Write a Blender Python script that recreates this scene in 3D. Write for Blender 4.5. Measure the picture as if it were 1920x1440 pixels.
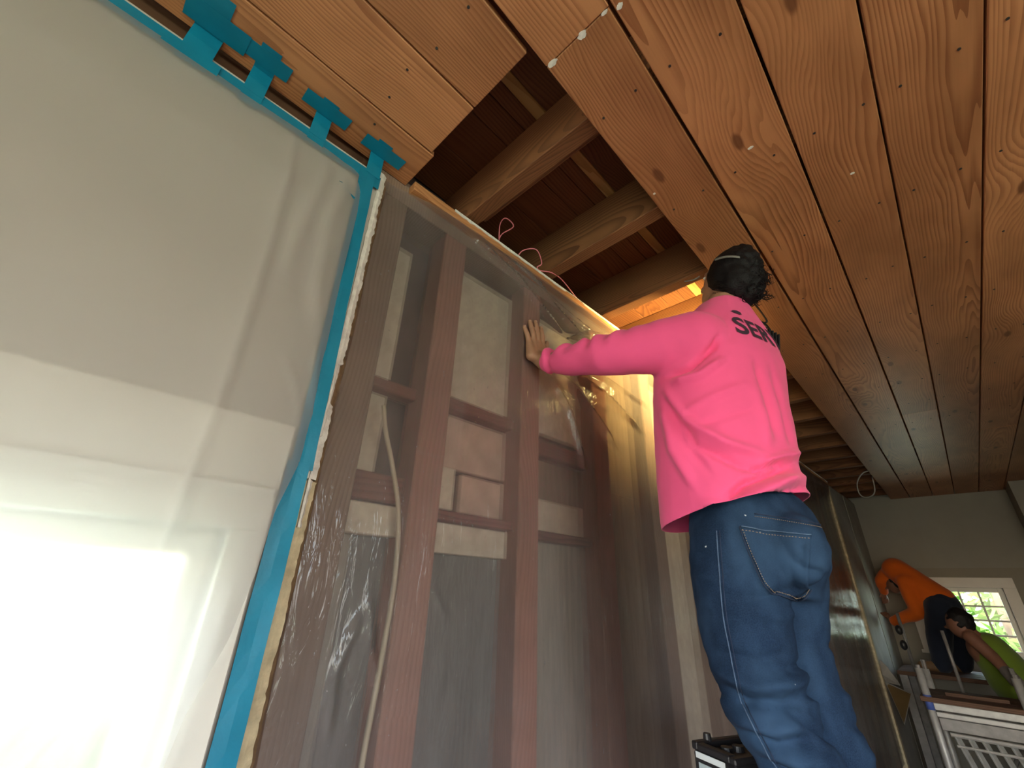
import bpy, bmesh, math, random
import numpy as np
from mathutils import Vector, Matrix, noise
from mathutils.bvhtree import BVHTree

random.seed(7)
rng = np.random.default_rng(7)
for o in list(bpy.data.objects):
    bpy.data.objects.remove(o)
scene = bpy.context.scene
COL = scene.collection
PI = math.pi

# ------------------------------------------------------------------ camera, world, lights, exposure
cam_data = bpy.data.cameras.new('camera')
cam = bpy.data.objects.new('camera', cam_data)
COL.objects.link(cam)
RT = Vector((0.71862288, 0.69458283, 0.03370238))
DN = Vector((-0.28028224, 0.33365572, -0.90006429))
FW = Vector((-0.63641419, 0.63736061, 0.43445187))
cam.matrix_world = Matrix(((RT.x, -DN.x, -FW.x, 0.0), (RT.y, -DN.y, -FW.y, 0.0), (RT.z, -DN.z, -FW.z, 1.5), (0, 0, 0, 1)))
cam_data.sensor_width = 36.0
cam_data.lens = 800.0 / 1920.0 * 36.0
cam_data.clip_start = 0.02
scene.camera = cam

world = bpy.data.worlds.new('sky')
scene.world = world
world.use_nodes = True
wn = world.node_tree.nodes
wl_ = world.node_tree.links
bgn = wn['Background']
sky = wn.new('ShaderNodeTexSky')
sky.sky_type = 'NISHITA'
sky.sun_disc = False
sky.sun_elevation = math.radians(42)
sky.sun_rotation = math.radians(200)
sky.altitude = 50
sky.air_density = 1.0
sky.dust_density = 3.0
wl_.new(sky.outputs[0], bgn.inputs[0])
bgn.inputs[1].default_value = 2.2

def area_light(name, loc, direction, sx, sy, power, color):
    d = bpy.data.lights.new(name, 'AREA')
    d.shape = 'RECTANGLE'
    d.size = sx
    d.size_y = sy
    d.energy = power
    d.color = color
    o = bpy.data.objects.new(name, d)
    COL.objects.link(o)
    o.location = loc
    o.rotation_euler = Vector(direction).to_track_quat('-Z', 'Z').to_euler()
    return o
# added fill lamps at unseen right and back openings; daylight at windows in view
area_light('unseen_window_fill_right', (3.72, -0.2, 1.45), (-1, 0, 0), 2.6, 1.5, 70, (1.0, 0.97, 0.92))
area_light('unseen_window_fill_back', (1.2, -2.42, 1.45), (0, 1, 0), 2.6, 1.5, 34, (1.0, 0.97, 0.92))
area_light('daylight_window_left', (-1.30, -0.47, 1.18), (1, 0, 0), 1.3, 0.8, 42, (0.92, 0.98, 1.0))
area_light('daylight_window_far', (-0.1, 7.50, 1.38), (0, -1, 0), 0.6, 0.5, 5, (0.9, 1.0, 0.95))

scene.view_settings.view_transform = 'Standard'
scene.view_settings.look = 'None'
scene.view_settings.gamma = 1.0
scene.view_settings.use_curve_mapping = False
scene.view_settings.exposure = 0.12

# ------------------------------------------------------------------ helpers
MW = {}

def mw(o):
    return MW.get(o.name, Matrix.Identity(4))

def tag(o, label=None, cat=None, group=None, kind=None):
    if label: o['label'] = label
    if cat: o['category'] = cat
    if group: o['group'] = group
    if kind: o['kind'] = kind
    return o

def empty(name, loc=(0, 0, 0), rz=0.0, parent=None):
    o = bpy.data.objects.new(name, None)
    COL.objects.link(o)
    o.empty_display_size = 0.05
    o.location = loc
    o.rotation_euler = (0, 0, rz)
    m = Matrix.Translation(Vector(loc)) @ Matrix.Rotation(rz, 4, 'Z')
    if parent:
        o.parent = parent
        m = mw(parent) @ m
    MW[o.name] = m
    return o

def link_mesh(name, me, mat=None, parent=None, local=None, loc=None, rz=0.0, smooth=False):
    """mesh in world coordinates (local=None) or in the parent's coordinates (local=True)"""
    o = bpy.data.objects.new(name, me)
    COL.objects.link(o)
    if mat is not None and not me.materials:
        for m in (mat if isinstance(mat, (list, tuple)) else [mat]):
            me.materials.append(m)
    if smooth:
        me.polygons.foreach_set('use_smooth', [True] * len(me.polygons))
    m = Matrix.Identity(4)
    if loc is not None:
        o.location = loc
        o.rotation_euler = (0, 0, rz)
        m = Matrix.Translation(Vector(loc)) @ Matrix.Rotation(rz, 4, 'Z')
    if parent:
        o.parent = parent
        if not local:
            me.transform(mw(parent).inverted())
            m = Matrix.Identity(4)
        m = mw(parent) @ m
    MW[o.name] = m
    return o

def bm_mesh(bm, name='mesh'):
    me = bpy.data.meshes.new(name)
    bm.to_mesh(me)
    bm.free()
    return me

def pyd(verts, faces, name='mesh'):
    me = bpy.data.meshes.new(name)
    me.from_pydata([tuple(v) for v in verts], [], faces)
    me.update()
    return me

def box_into(bm, lo, hi, bevel=0.0, mat=None):
    lo = Vector(lo); hi = Vector(hi)
    c = (lo + hi) / 2
    s = hi - lo
    M = Matrix.Translation(c) @ Matrix.Diagonal((s.x, s.y, s.z, 1))
    if mat is not None:
        M = mat @ M
    r = bmesh.ops.create_cube(bm, size=1.0, matrix=M)
    if bevel:
        es = list({e for v in r['verts'] for e in v.link_edges})
        bmesh.ops.bevel(bm, geom=es, offset=bevel, segments=1, affect='EDGES', clamp_overlap=True)

def box(name, lo, hi, mat, parent=None, local=None, bevel=0.0, M=None):
    bm = bmesh.new()
    box_into(bm, lo, hi, bevel, M)
    return link_mesh(name, bm_mesh(bm, name), mat, parent, local)

def obox(name, lo, hi, mat, parent=None, bevel=0.0):
    """box whose own origin sits at its centre (so object coordinates follow the piece); coords are the parent's"""
    lo = Vector(lo); hi = Vector(hi)
    c = (lo + hi) / 2
    bm = bmesh.new()
    box_into(bm, lo - c, hi - c, bevel)
    return link_mesh(name, bm_mesh(bm, name), mat, parent, True, loc=c)

def tube_into(bm, pts, r, seg=8, cap=True):
    pts = [Vector(p) for p in pts]
    n = len(pts)
    rs = r if isinstance(r, (list, tuple)) else [r] * n
    rings = []
    t0 = (pts[1] - pts[0]).normalized()
    up = Vector((0, 0, 1)) if abs(t0.z) < 0.9 else Vector((1, 0, 0))
    u = t0.cross(up).normalized()
    for i in range(n):
        t = (pts[min(i + 1, n - 1)] - pts[max(i - 1, 0)]).normalized()
        u = (u - t * u.dot(t)).normalized()
        v = t.cross(u)
        rings.append([bm.verts.new(pts[i] + (u * math.cos(2 * PI * k / seg) + v * math.sin(2 * PI * k / seg)) * rs[i]) for k in range(seg)])
    for i in range(n - 1):
        for k in range(seg):
            bm.faces.new((rings[i][k], rings[i][(k + 1) % seg], rings[i + 1][(k + 1) % seg], rings[i + 1][k]))
    if cap:
        bm.faces.new(list(reversed(rings[0])))
        bm.faces.new(rings[-1])

def spline(pts, n=8):
    """catmull-rom through pts"""
    P = [Vector(p) for p in pts]
    P = [P[0] * 2 - P[1]] + P + [P[-1] * 2 - P[-2]]
    out = []
    for i in range(1, len(P) - 2):
        for k in range(n):
            t = k / n
            a, b, c, d = P[i - 1], P[i], P[i + 1], P[i + 2]
            out.append(0.5 * ((2 * b) + (c - a) * t + (2 * a - 5 * b + 4 * c - d) * t * t + (3 * b - a - 3 * c + d) * t ** 3))
    out.append(P[-2])
    return out

def tube(name, pts, r, mat, parent=None, local=None, seg=8, n=0):
    bm = bmesh.new()
    if n: pts = spline(pts, n)
    tube_into(bm, pts, r, seg)
    bmesh.ops.recalc_face_normals(bm, faces=bm.faces)
    return link_mesh(name, bm_mesh(bm, name), mat, parent, local, smooth=True)

# ---- organic shapes: overlapping closed pieces fused into one skin
def cone_into(bm, p1, r1, p2, r2, seg=20):
    p1 = Vector(p1); p2 = Vector(p2)
    for p, r in ((p1, r1), (p2, r2)):
        bmesh.ops.create_icosphere(bm, subdivisions=3, radius=r, matrix=Matrix.Translation(p))
    d = p2 - p1
    if d.length > 1e-4:
        M = Matrix.Translation((p1 + p2) / 2) @ d.to_track_quat('Z', 'Y').to_matrix().to_4x4()
        bmesh.ops.create_cone(bm, cap_ends=True, segments=seg, radius1=r1, radius2=r2, depth=d.length, matrix=M)

def chain_into(bm, pts):
    for (p, r), (q, s) in zip(pts[:-1], pts[1:]):
        cone_into(bm, p, r, q, s)

def ell_into(bm, c, ax, rad, sub=3):
    """ellipsoid: centre, three orthogonal axes, radii"""
    M = Matrix.Identity(4)
    for i in range(3):
        a = Vector(ax[i]).normalized() * rad[i]
        for j in range(3): M[j][i] = a[j]
    M = Matrix.Translation(Vector(c)) @ M
    bmesh.ops.create_icosphere(bm, subdivisions=sub, radius=1.0, matrix=M)

def loft_into(bm, rings):
    """rings: list of lists of points, same count; closed with caps"""
    R = [[bm.verts.new(p) for p in r] for r in rings]
    n = len(R[0])
    for i in range(len(R) - 1):
        for k in range(n):
            bm.faces.new((R[i][k], R[i][(k + 1) % n], R[i + 1][(k + 1) % n], R[i + 1][k]))
    bm.faces.new(list(reversed(R[0])))
    bm.faces.new(R[-1])

def fuse(bm, voxel, smooth=4, fac=0.5):
    bmesh.ops.recalc_face_normals(bm, faces=bm.faces)
    me = bm_mesh(bm, 'tmp')
    o = bpy.data.objects.new('tmp', me)
    COL.objects.link(o)
    m = o.modifiers.new('r', 'REMESH')
    m.mode = 'VOXEL'
    m.voxel_size = voxel
    m.adaptivity = 0.0
    if smooth:
        s = o.modifiers.new('s', 'SMOOTH')
        s.iterations = smooth
        s.factor = fac
    dg = bpy.context.evaluated_depsgraph_get()
    dg.update()
    out = bpy.data.meshes.new_from_object(o.evaluated_get(dg))
    bpy.data.objects.remove(o)
    bpy.data.meshes.remove(me)
    return out

def get_v(me):
    a = np.empty(len(me.vertices) * 3)
    me.vertices.foreach_get('co', a)
    return a.reshape(-1, 3)

def get_n(me):
    a = np.empty(len(me.vertices) * 3, dtype=np.float32)
    me.vertex_normals.foreach_get('vector', a)
    return a.reshape(-1, 3).astype(float)

def set_v(me, v):
    me.vertices.foreach_set('co', v.reshape(-1))
    me.update()

def bvh_of(me):
    return BVHTree.FromPolygons([v.co.copy() for v in me.vertices], [tuple(p.vertices) for p in me.polygons])

def fnoise(P, scale, seed=0.0):
    return np.array([noise.noise(Vector((p[0] * scale[0] + seed, p[1] * scale[1] - seed, p[2] * scale[2] + 2 * seed))) for p in P])

def seg_ridge(Q, line, w):
    """Q (n,2); gaussian profile around a polyline, tapering at its ends"""
    best = np.full(len(Q), 1e9)
    par = np.zeros(len(Q))
    L = [np.array(p, float) for p in line]
    tot = sum(np.linalg.norm(b - a) for a, b in zip(L[:-1], L[1:]))
    acc = 0
    for a, b in zip(L[:-1], L[1:]):
        d = b - a
        l = np.linalg.norm(d)
        t = np.clip(((Q - a) @ d) / (l * l), 0, 1)
        dd = np.linalg.norm(Q - (a + t[:, None] * d), axis=1)
        m = dd < best
        best[m] = dd[m]
        par[m] = (acc + t[m] * l) / tot
        acc += l
    return np.exp(-(best / w) ** 2) * np.clip(np.minimum(par, 1 - par) * 5, 0.15, 1)

# ------------------------------------------------------------------ materials
def mat_base(name):
    m = bpy.data.materials.new(name)
    m.use_nodes = True
    nt = m.node_tree
    return m, nt, nt.nodes, nt.links, nt.nodes['Principled BSDF']

class NB:
    def __init__(s, nt):
        s.nt = nt; s.n = nt.nodes; s.l = nt.links
    def link(s, a, b): s.l.new(a, b)
    def setin(s, sock, v):
        if v is None: return
        if hasattr(v, 'is_linked') or isinstance(v, bpy.types.NodeSocket): s.l.new(v, sock)
        else: sock.default_value = v
    def math(s, op, a, b=None, c=None):
        n = s.n.new('ShaderNodeMath'); n.operation = op
        s.setin(n.inputs[0], a); s.setin(n.inputs[1], b); s.setin(n.inputs[2], c)
        return n.outputs[0]
    def comb(s, x, y, z):
        n = s.n.new('ShaderNodeCombineXYZ')
        s.setin(n.inputs[0], x); s.setin(n.inputs[1], y); s.setin(n.inputs[2], z)
        return n.outputs[0]
    def sep(s, v):
        n = s.n.new('ShaderNodeSeparateXYZ'); s.l.new(v, n.inputs[0]); return n.outputs
    def noise(s, vec, scale=5, detail=3, rough=0.5, dist=0.0):
        n = s.n.new('ShaderNodeTexNoise')
        if vec is not None: s.l.new(vec, n.inputs['Vector'])
        n.inputs['Scale'].default_value = scale; n.inputs['Detail'].default_value = detail
        n.inputs['Roughness'].default_value = rough; n.inputs['Distortion'].default_value = dist
        return n.outputs[0]
    def voro(s, vec, scale=1.0):
        n = s.n.new('ShaderNodeTexVoronoi'); n.voronoi_dimensions = '2D'
        s.l.new(vec, n.inputs['Vector']); n.inputs['Scale'].default_value = scale
        return n.outputs
    def mapr(s, v, a, b, c=0.0, d=1.0, smooth=False):
        n = s.n.new('ShaderNodeMapRange')
        if smooth: n.interpolation_type = 'SMOOTHSTEP'
        s.setin(n.inputs[0], v)
        n.inputs[1].default_value = a; n.inputs[2].default_value = b; n.inputs[3].default_value = c; n.inputs[4].default_value = d
        return n.outputs[0]
    def mix(s, f, a, b, mode='MIX'):
        n = s.n.new('ShaderNodeMix'); n.data_type = 'RGBA'; n.blend_type = mode
        s.setin(n.inputs[0], f)
        for k, v in ((6, a), (7, b)):
            if isinstance(v, bpy.types.NodeSocket): s.l.new(v, n.inputs[k])
            else: n.inputs[k].default_value = (*v, 1) if len(v) == 3 else v
        return n.outputs[2]
    def bump(s, h, strength=0.3, dist=0.01):
        n = s.n.new('ShaderNodeBump'); n.inputs['Strength'].default_value = strength; n.inputs['Distance'].default_value = dist
        s.l.new(h, n.inputs['Height']); return n.outputs[0]
    def obj(s):
        n = s.n.new('ShaderNodeTexCoord'); return n.outputs['Object']
    def rand(s):
        n = s.n.new('ShaderNodeObjectInfo'); return n.outputs['Random']

def plain(name, col, rough=0.6, noise_amt=0.15, nscale=8.0, bump=0.0, bscale=60.0, metal=0.0, spec=0.5, stretch=(1, 1, 1)):
    m, nt, n, l, p = mat_base(name)
    b = NB(nt)
    co = b.obj()
    x, y, z = b.sep(co)
    v = b.comb(b.math('MULTIPLY', x, stretch[0]), b.math('MULTIPLY', y, stretch[1]), b.math('MULTIPLY', z, stretch[2]))
    f = b.noise(v, nscale, 4, 0.6)
    dark = tuple(c * (1 - noise_amt) for c in col)
    lite = tuple(min(1, c * (1 + noise_amt)) for c in col)
    c = b.mix(b.mapr(f, 0.3, 0.7), dark, lite)
    l.new(c, p.inputs['Base Color'])
    p.inputs['Roughness'].default_value = rough
    p.inputs['Metallic'].default_value = metal
    p.inputs['Specular IOR Level'].default_value = spec
    if bump:
        h = b.noise(v, bscale, 3, 0.6)
        l.new(b.bump(h, bump, 0.004), p.inputs['Normal'])
    return m

def wood(name, axis, light, dark, rings=85.0, rough=0.5, knots=True, scuff=0.0, vary=0.25, spec=0.35, contrast=1.0):
    """sawn board: growth rings cut along `axis`, knots, fibres; each board differs by its object random"""
    m, nt, n, l, p = mat_base(name)
    b = NB(nt)
    sx = b.sep(b.obj())
    ax = {'x': 0, 'y': 1, 'z': 2}[axis]
    oth = [i for i in range(3) if i != ax]
    L = sx[ax]; A = sx[oth[0]]; B = sx[oth[1]]
    r = b.rand()
    L2 = b.math('MULTIPLY_ADD', r, 37.0, L)
    pv = b.comb(b.math('MULTIPLY', A, 1.2), b.math('MULTIPLY', L2, 0.75), b.math('MULTIPLY', r, 11.0))
    n1 = b.noise(pv, 1.6, 2, 0.45)
    wob = b.math('MULTIPLY', b.math('SUBTRACT', n1, 0.5), 0.13)
    off = b.math('MULTIPLY', b.math('SUBTRACT', b.math('FRACT', b.math('MULTIPLY', r, 17.0)), 0.5), 0.36)
    a2 = b.math('ADD', b.math('ADD', A, wob), off)
    n2 = b.noise(pv, 0.7, 1, 0.4)
    dep = b.math('ADD', b.math('MULTIPLY', n2, 0.16), B)
    rr = b.math('SQRT', b.math('ADD', b.math('MULTIPLY', a2, a2), b.math('MULTIPLY', dep, dep)))
    kmask = None
    if knots:
        kv = b.comb(b.math('MULTIPLY', A, 4.6), b.math('MULTIPLY_ADD', L, 1.7, b.math('MULTIPLY', r, 91.0)), 0.0)
        vo = b.voro(kv, 1.0)
        cs = b.n.new('ShaderNodeSeparateColor'); l.new(vo[1], cs.inputs[0])
        has = b.math('GREATER_THAN', cs.outputs[0], 0.70)
        kd = vo[0]
        pull = b.math('MULTIPLY', b.mapr(kd, 0.0, 0.5, 1.0, 0.0, True), has)
        rr = b.math('ADD', rr, b.math('MULTIPLY', pull, 0.04))
        kmask = b.math('MULTIPLY', b.mapr(kd, 0.035, 0.075, 1.0, 0.0, True), has)
    fine = b.noise(b.comb(b.math('MULTIPLY', A, 30.0), b.math('MULTIPLY', L2, 2.0), B), 1.0, 2, 0.5)
    rr = b.math('ADD', rr, b.math('MULTIPLY', fine, 0.004))
    irr = b.noise(b.comb(b.math('MULTIPLY', A, 16.0), b.math('MULTIPLY', L2, 0.5), r), 1.0, 2, 0.6)
    rr = b.math('ADD', rr, b.math('MULTIPLY', irr, 0.030))
    ring = b.math('FRACT', b.math('MULTIPLY', rr, rings))
    ring = b.mapr(ring, 0.25, 0.97, 0.0, 1.0, True)
    fade = b.mapr(b.noise(pv, 2.3, 2, 0.5), 0.3, 0.65, 0.35, 1.0)
    g = b.math('MULTIPLY', b.math('MULTIPLY', ring, fade), contrast)
    fib = b.noise(b.comb(b.math('MULTIPLY', A, 260.0), b.math('MULTIPLY', L2, 7.0), b.math('MULTIPLY', B, 60.0)), 1.0, 3, 0.6)
    g = b.math('ADD', g, b.math('MULTIPLY', b.math('SUBTRACT', fib, 0.5), 0.5))
    gc = b.n.new('ShaderNodeClamp'); l.new(g, gc.inputs[0])
    c = b.mix(gc.outputs[0], light, dark)
    # board to board tone, big blotches
    tone = b.mapr(b.math('FRACT', b.math('MULTIPLY', r, 7.3)), 0, 1, 1 - vary, 1 + vary * 0.5)
    blot = b.mapr(b.noise(b.comb(b.math('MULTIPLY', A, 2.2), b.math('MULTIPLY', L2, 0.9), r), 2.0, 3, 0.6), 0.3, 0.7, 0.72, 1.15)
    tt = b.math('MULTIPLY', tone, blot)
    c = b.mix(1.0, c, b.comb(tt, b.math('POWER', tt, 1.12), b.math('POWER', tt, 1.25)), 'MULTIPLY')
    if kmask is not None:
        c = b.mix(b.math('MULTIPLY', kmask, 0.8), c, tuple(k * 0.42 for k in dark))
    if scuff:
        sv = b.noise(b.comb(b.math('MULTIPLY', A, 14.0), b.math('MULTIPLY', L2, 9.0), r), 1.4, 5, 0.7)
        c = b.mix(b.mapr(sv, 0.73, 0.80, 0.0, scuff), c, (0.55, 0.48, 0.40))
    l.new(c, p.inputs['Base Color'])
    p.inputs['Roughness'].default_value = rough
    p.inputs['Specular IOR Level'].default_value = spec
    l.new(b.bump(g, 0.12, 0.002), p.inputs['Normal'])
    return m

M = {}
M['plank'] = wood('plank_wood', 'y', (0.54, 0.245, 0.108), (0.29, 0.105, 0.042), 120, 0.42, True, 0.6, 0.26, contrast=0.85)
M['joist'] = wood('joist_wood', 'x', (0.22, 0.092, 0.036), (0.105, 0.040, 0.016), 120, 0.75, False, 0.3, 0.2)
M['joist_y'] = wood('top_board_wood', 'y', (0.11, 0.05, 0.025), (0.06, 0.025, 0.012), 120, 0.75, False, 0.0, 0.1)
M['subfloor'] = wood('subfloor_wood', 'y', (0.27, 0.105, 0.038), (0.15, 0.05, 0.018), 90, 0.7, True, 0.0, 0.55)
M['subfloor_pale'] = wood('subfloor_pale_wood', 'y', (0.42, 0.25, 0.09), (0.30, 0.155, 0.05), 90, 0.7, False, 0.0, 0.1)
M['stud'] = wood('stud_wood', 'z', (0.32, 0.15, 0.105), (0.19, 0.08, 0.055), 110, 0.8, True, 0.5, 0.2, contrast=0.5)
M['old_stud'] = wood('old_grey_stud_wood', 'z', (0.25, 0.165, 0.12), (0.14, 0.085, 0.06), 110, 0.85, True, 0.8, 0.1, contrast=0.5)
M['block'] = wood('blocking_wood', 'y', (0.20, 0.075, 0.055), (0.11, 0.04, 0.03), 110, 0.8, False, 0.2, 0.2)
M['ledger'] = wood('ledger_wood', 'y', (0.50, 0.225, 0.09), (0.30, 0.11, 0.04), 140, 0.7, False, 0.4, 0.1)
M['plaster'] = plain('painted_plaster', (0.50, 0.468, 0.425), 0.75, 0.06, 3.0, 0.08, 120)
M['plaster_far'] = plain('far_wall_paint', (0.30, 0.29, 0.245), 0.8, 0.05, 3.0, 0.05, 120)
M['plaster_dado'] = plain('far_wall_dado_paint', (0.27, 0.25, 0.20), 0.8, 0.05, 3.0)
M['plaster_grey'] = plain('grey_plaster_skim', (0.30, 0.28, 0.25), 0.7, 0.15, 5.0, 0.15, 60)
M['trim'] = plain('white_trim_paint', (0.70, 0.67, 0.60), 0.5, 0.04, 4.0)
M['edge_white'] = plain('broken_white_plaster', (0.72, 0.70, 0.64), 0.85, 0.18, 45.0, 0.6, 90)
M['edge_cream'] = plain('broken_cream_plaster', (0.58, 0.49, 0.31), 0.85, 0.25, 30.0, 0.6, 70)
M['lath'] = plain('brown_lath', (0.20, 0.12, 0.06), 0.8, 0.3, 30.0, 0.3, 60)
M['panel_beige'] = plain('beige_backing_board', (0.58, 0.49, 0.38), 0.85, 0.14, 26.0, 0.1, 90)
M['panel_pink'] = plain('pinkish_backing_board', (0.52, 0.36, 0.28), 0.85, 0.16, 14.0, 0.1, 90)
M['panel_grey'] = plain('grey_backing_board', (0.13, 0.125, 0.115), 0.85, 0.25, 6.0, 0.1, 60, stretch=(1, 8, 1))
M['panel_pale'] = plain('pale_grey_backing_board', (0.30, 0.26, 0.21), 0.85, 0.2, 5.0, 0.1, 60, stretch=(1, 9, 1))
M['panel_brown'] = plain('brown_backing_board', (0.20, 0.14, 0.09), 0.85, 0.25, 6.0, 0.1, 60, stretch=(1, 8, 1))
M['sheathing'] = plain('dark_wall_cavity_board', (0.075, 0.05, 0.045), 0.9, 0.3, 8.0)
M['floor'] = wood('floor_wood', 'y', (0.16, 0.10, 0.06), (0.09, 0.05, 0.03), 90, 0.5, False, 0.0, 0.2)
M['light_block'] = plain('light_block_underside', (0.05, 0.035, 0.025), 0.9)
M['cable'] = plain('beige_cable_jacket', (0.52, 0.43, 0.30), 0.5, 0.05)
M['pinkwire'] = plain('pink_wire', (0.72, 0.20, 0.24), 0.4, 0.05)
M['whitewire'] = plain('white_wire', (0.55, 0.52, 0.46), 0.45, 0.05)
M['black'] = plain('black_plastic', (0.013, 0.013, 0.015), 0.45, 0.1)
M['nail'] = plain('nail_steel', (0.07, 0.065, 0.06), 0.5, 0.1, metal=0.6)
M['steel'] = plain('scaffold_steel', (0.36, 0.355, 0.335), 0.45, 0.15, 20, metal=0.3)
M['steel_dark'] = plain('worn_grey_steel', (0.20, 0.19, 0.18), 0.5, 0.2, 20, metal=0.3)
M['slat'] = plain('dull_grey_slat', (0.26, 0.26, 0.245), 0.55, 0.2, 20)
M['blue_mark'] = plain('blue_band_paint', (0.06, 0.10, 0.33), 0.5, 0.1)
M['deck'] = wood('deck_wood', 'x', (0.15, 0.085, 0.055), (0.08, 0.04, 0.025), 90, 0.8, False, 0.0, 0.2)
M['card'] = plain('brown_paper_face', (0.14, 0.085, 0.03), 0.9, 0.15)
M['fibreglass'] = plain('orange_fibreglass', (0.55, 0.16, 0.03), 0.5, 0.08)
M['sticker'] = plain('white_sticker', (0.62, 0.68, 0.70), 0.4, 0.05)
M['sticker_grey'] = plain('grey_sticker', (0.36, 0.44, 0.46), 0.4, 0.08)
M['sticker_dim'] = plain('dim_green_grey_sticker', (0.10, 0.13, 0.11), 0.5, 0.08)
M['alum'] = plain('aluminium_step', (0.55, 0.55, 0.56), 0.35, 0.05, metal=0.8)
M['ink'] = plain('dark_print_ink', (0.045, 0.02, 0.04), 0.85, 0.1)
M['leaf'] = plain('tree_leaf', (0.16, 0.30, 0.05), 0.6, 0.4, 3.0)
M['bark'] = plain('tree_bark', (0.12, 0.08, 0.05), 0.9, 0.3, 10)
M['lawn'] = plain('lawn_grass', (0.12, 0.22, 0.05), 0.9, 0.3, 2)
M['sole'] = plain('shoe_rubber', (0.05, 0.045, 0.04), 0.8)
M['boot'] = plain('brown_boot_leather', (0.16, 0.085, 0.035), 0.7, 0.25, 12)
M['glove'] = plain('grey_work_glove', (0.12, 0.105, 0.095), 0.9, 0.2, 20)

def tape_mat():
    m, nt, n, l, p = mat_base('blue_painters_tape')
    b = NB(nt)
    co = b.obj()
    f = b.noise(co, 9, 3, 0.6)
    l.new(b.mix(b.mapr(f, 0.3, 0.7), (0.0, 0.165, 0.275), (0.0, 0.21, 0.345)), p.inputs['Base Color'])
    p.inputs['Roughness'].default_value = 0.45
    l.new(b.bump(b.noise(co, 26, 3, 0.6, 0.4), 0.25, 0.004), p.inputs['Normal'])
    return m
M['tape'] = tape_mat()

def plastic(name, haze_col, haze0, haze1, rough, stretch, gloss=1.0, blur=0.0, bump=0.25, tint=(1, 1, 1), brough=0.55, scratch=0.0):
    """thin polythene film: lets light straight through, scatters part of it, glossy surface"""
    m = bpy.data.materials.new(name)
    m.use_nodes = True
    nt = m.node_tree
    for x in list(nt.nodes): nt.nodes.remove(x)
    b = NB(nt)
    out = nt.nodes.new('ShaderNodeOutputMaterial')
    x, y, z = b.sep(b.obj())
    v = b.comb(b.math('MULTIPLY', x, stretch[0]), b.math('MULTIPLY', y, stretch[1]), b.math('MULTIPLY', z, stretch[2]))
    f = b.noise(v, 3.0, 4, 0.6, 0.6)
    tr = nt.nodes.new('ShaderNodeBsdfTransparent'); tr.inputs[0].default_value = (*tint, 1)
    di = nt.nodes.new('ShaderNodeBsdfDiffuse'); di.inputs[0].default_value = (*haze_col, 1)
    tl = nt.nodes.new('ShaderNodeBsdfTranslucent'); tl.inputs[0].default_value = (*haze_col, 1)
    hz = nt.nodes.new('ShaderNodeMixShader'); hz.inputs[0].default_value = 0.5
    nt.links.new(di.outputs[0], hz.inputs[1]); nt.links.new(tl.outputs[0], hz.inputs[2])
    body = tr.outputs[0]
    if blur:
        rf = nt.nodes.new('ShaderNodeBsdfRefraction'); rf.inputs['IOR'].default_value = 1.12
        rf.inputs['Roughness'].default_value = brough; rf.inputs[0].default_value = (1, 1, 1, 1)
        mb = nt.nodes.new('ShaderNodeMixShader'); mb.inputs[0].default_value = blur
        nt.links.new(tr.outputs[0], mb.inputs[1]); nt.links.new(rf.outputs[0], mb.inputs[2])
        body = mb.outputs[0]
    mx = nt.nodes.new('ShaderNodeMixShader')
    hz_f = b.mapr(f, 0.3, 0.75, haze0, haze1)
    if scratch:
        # dust, scuffs and fine scratches lying on the film
        wv = b.noise(b.comb(0.0, b.math('MULTIPLY', y, 22.0), b.math('MULTIPLY', z, 15.0)), 1.0, 5, 0.75, 1.5)
        hz_f = b.math('ADD', hz_f, b.mapr(wv, 0.66, 0.80, 0.0, scratch))
        w2 = b.noise(b.comb(3.0, b.math('MULTIPLY', y, 90.0), b.math('MULTIPLY', z, 70.0)), 1.0, 2, 0.6, 0.5)
        hz_f = b.math('ADD', hz_f, b.mapr(w2, 0.74, 0.80, 0.0, scratch))
    nt.links.new(hz_f, mx.inputs[0])
    nt.links.new(body, mx.inputs[1]); nt.links.new(hz.outputs[0], mx.inputs[2])
    gl = nt.nodes.new('ShaderNodeBsdfGlossy'); gl.inputs['Roughness'].default_value = rough
    gl.inputs[0].default_value = (1, 1, 1, 1)
    fr = nt.nodes.new('ShaderNodeFresnel'); fr.inputs[0].default_value = 1.42
    bn = b.bump(b.noise(v, 14.0, 3, 0.6, 1.2), bump, 0.01)
    nt.links.new(bn, gl.inputs['Normal'])
    ff = b.math('MULTIPLY', fr.outputs[0], gloss)
    mg = nt.nodes.new('ShaderNodeMixShader')
    nt.links.new(ff, mg.inputs[0]); nt.links.new(mx.outputs[0], mg.inputs[1]); nt.links.new(gl.outputs[0], mg.inputs[2])
    nt.links.new(mg.outputs[0], out.inputs[0])
    return m
M['film'] = plastic('clear_polythene', (0.46, 0.42, 0.42), 0.18, 0.38, 0.08, (1, 2.2, 0.5), 0.9, 0.58, 0.5, brough=0.25, scratch=0.55)
M['film_milky'] = plastic('milky_polythene', (0.68, 0.66, 0.635), 0.34, 0.46, 0.35, (1, 1.0, 0.6), 0.5, 0.88, 0.1, brough=0.75)

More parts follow.
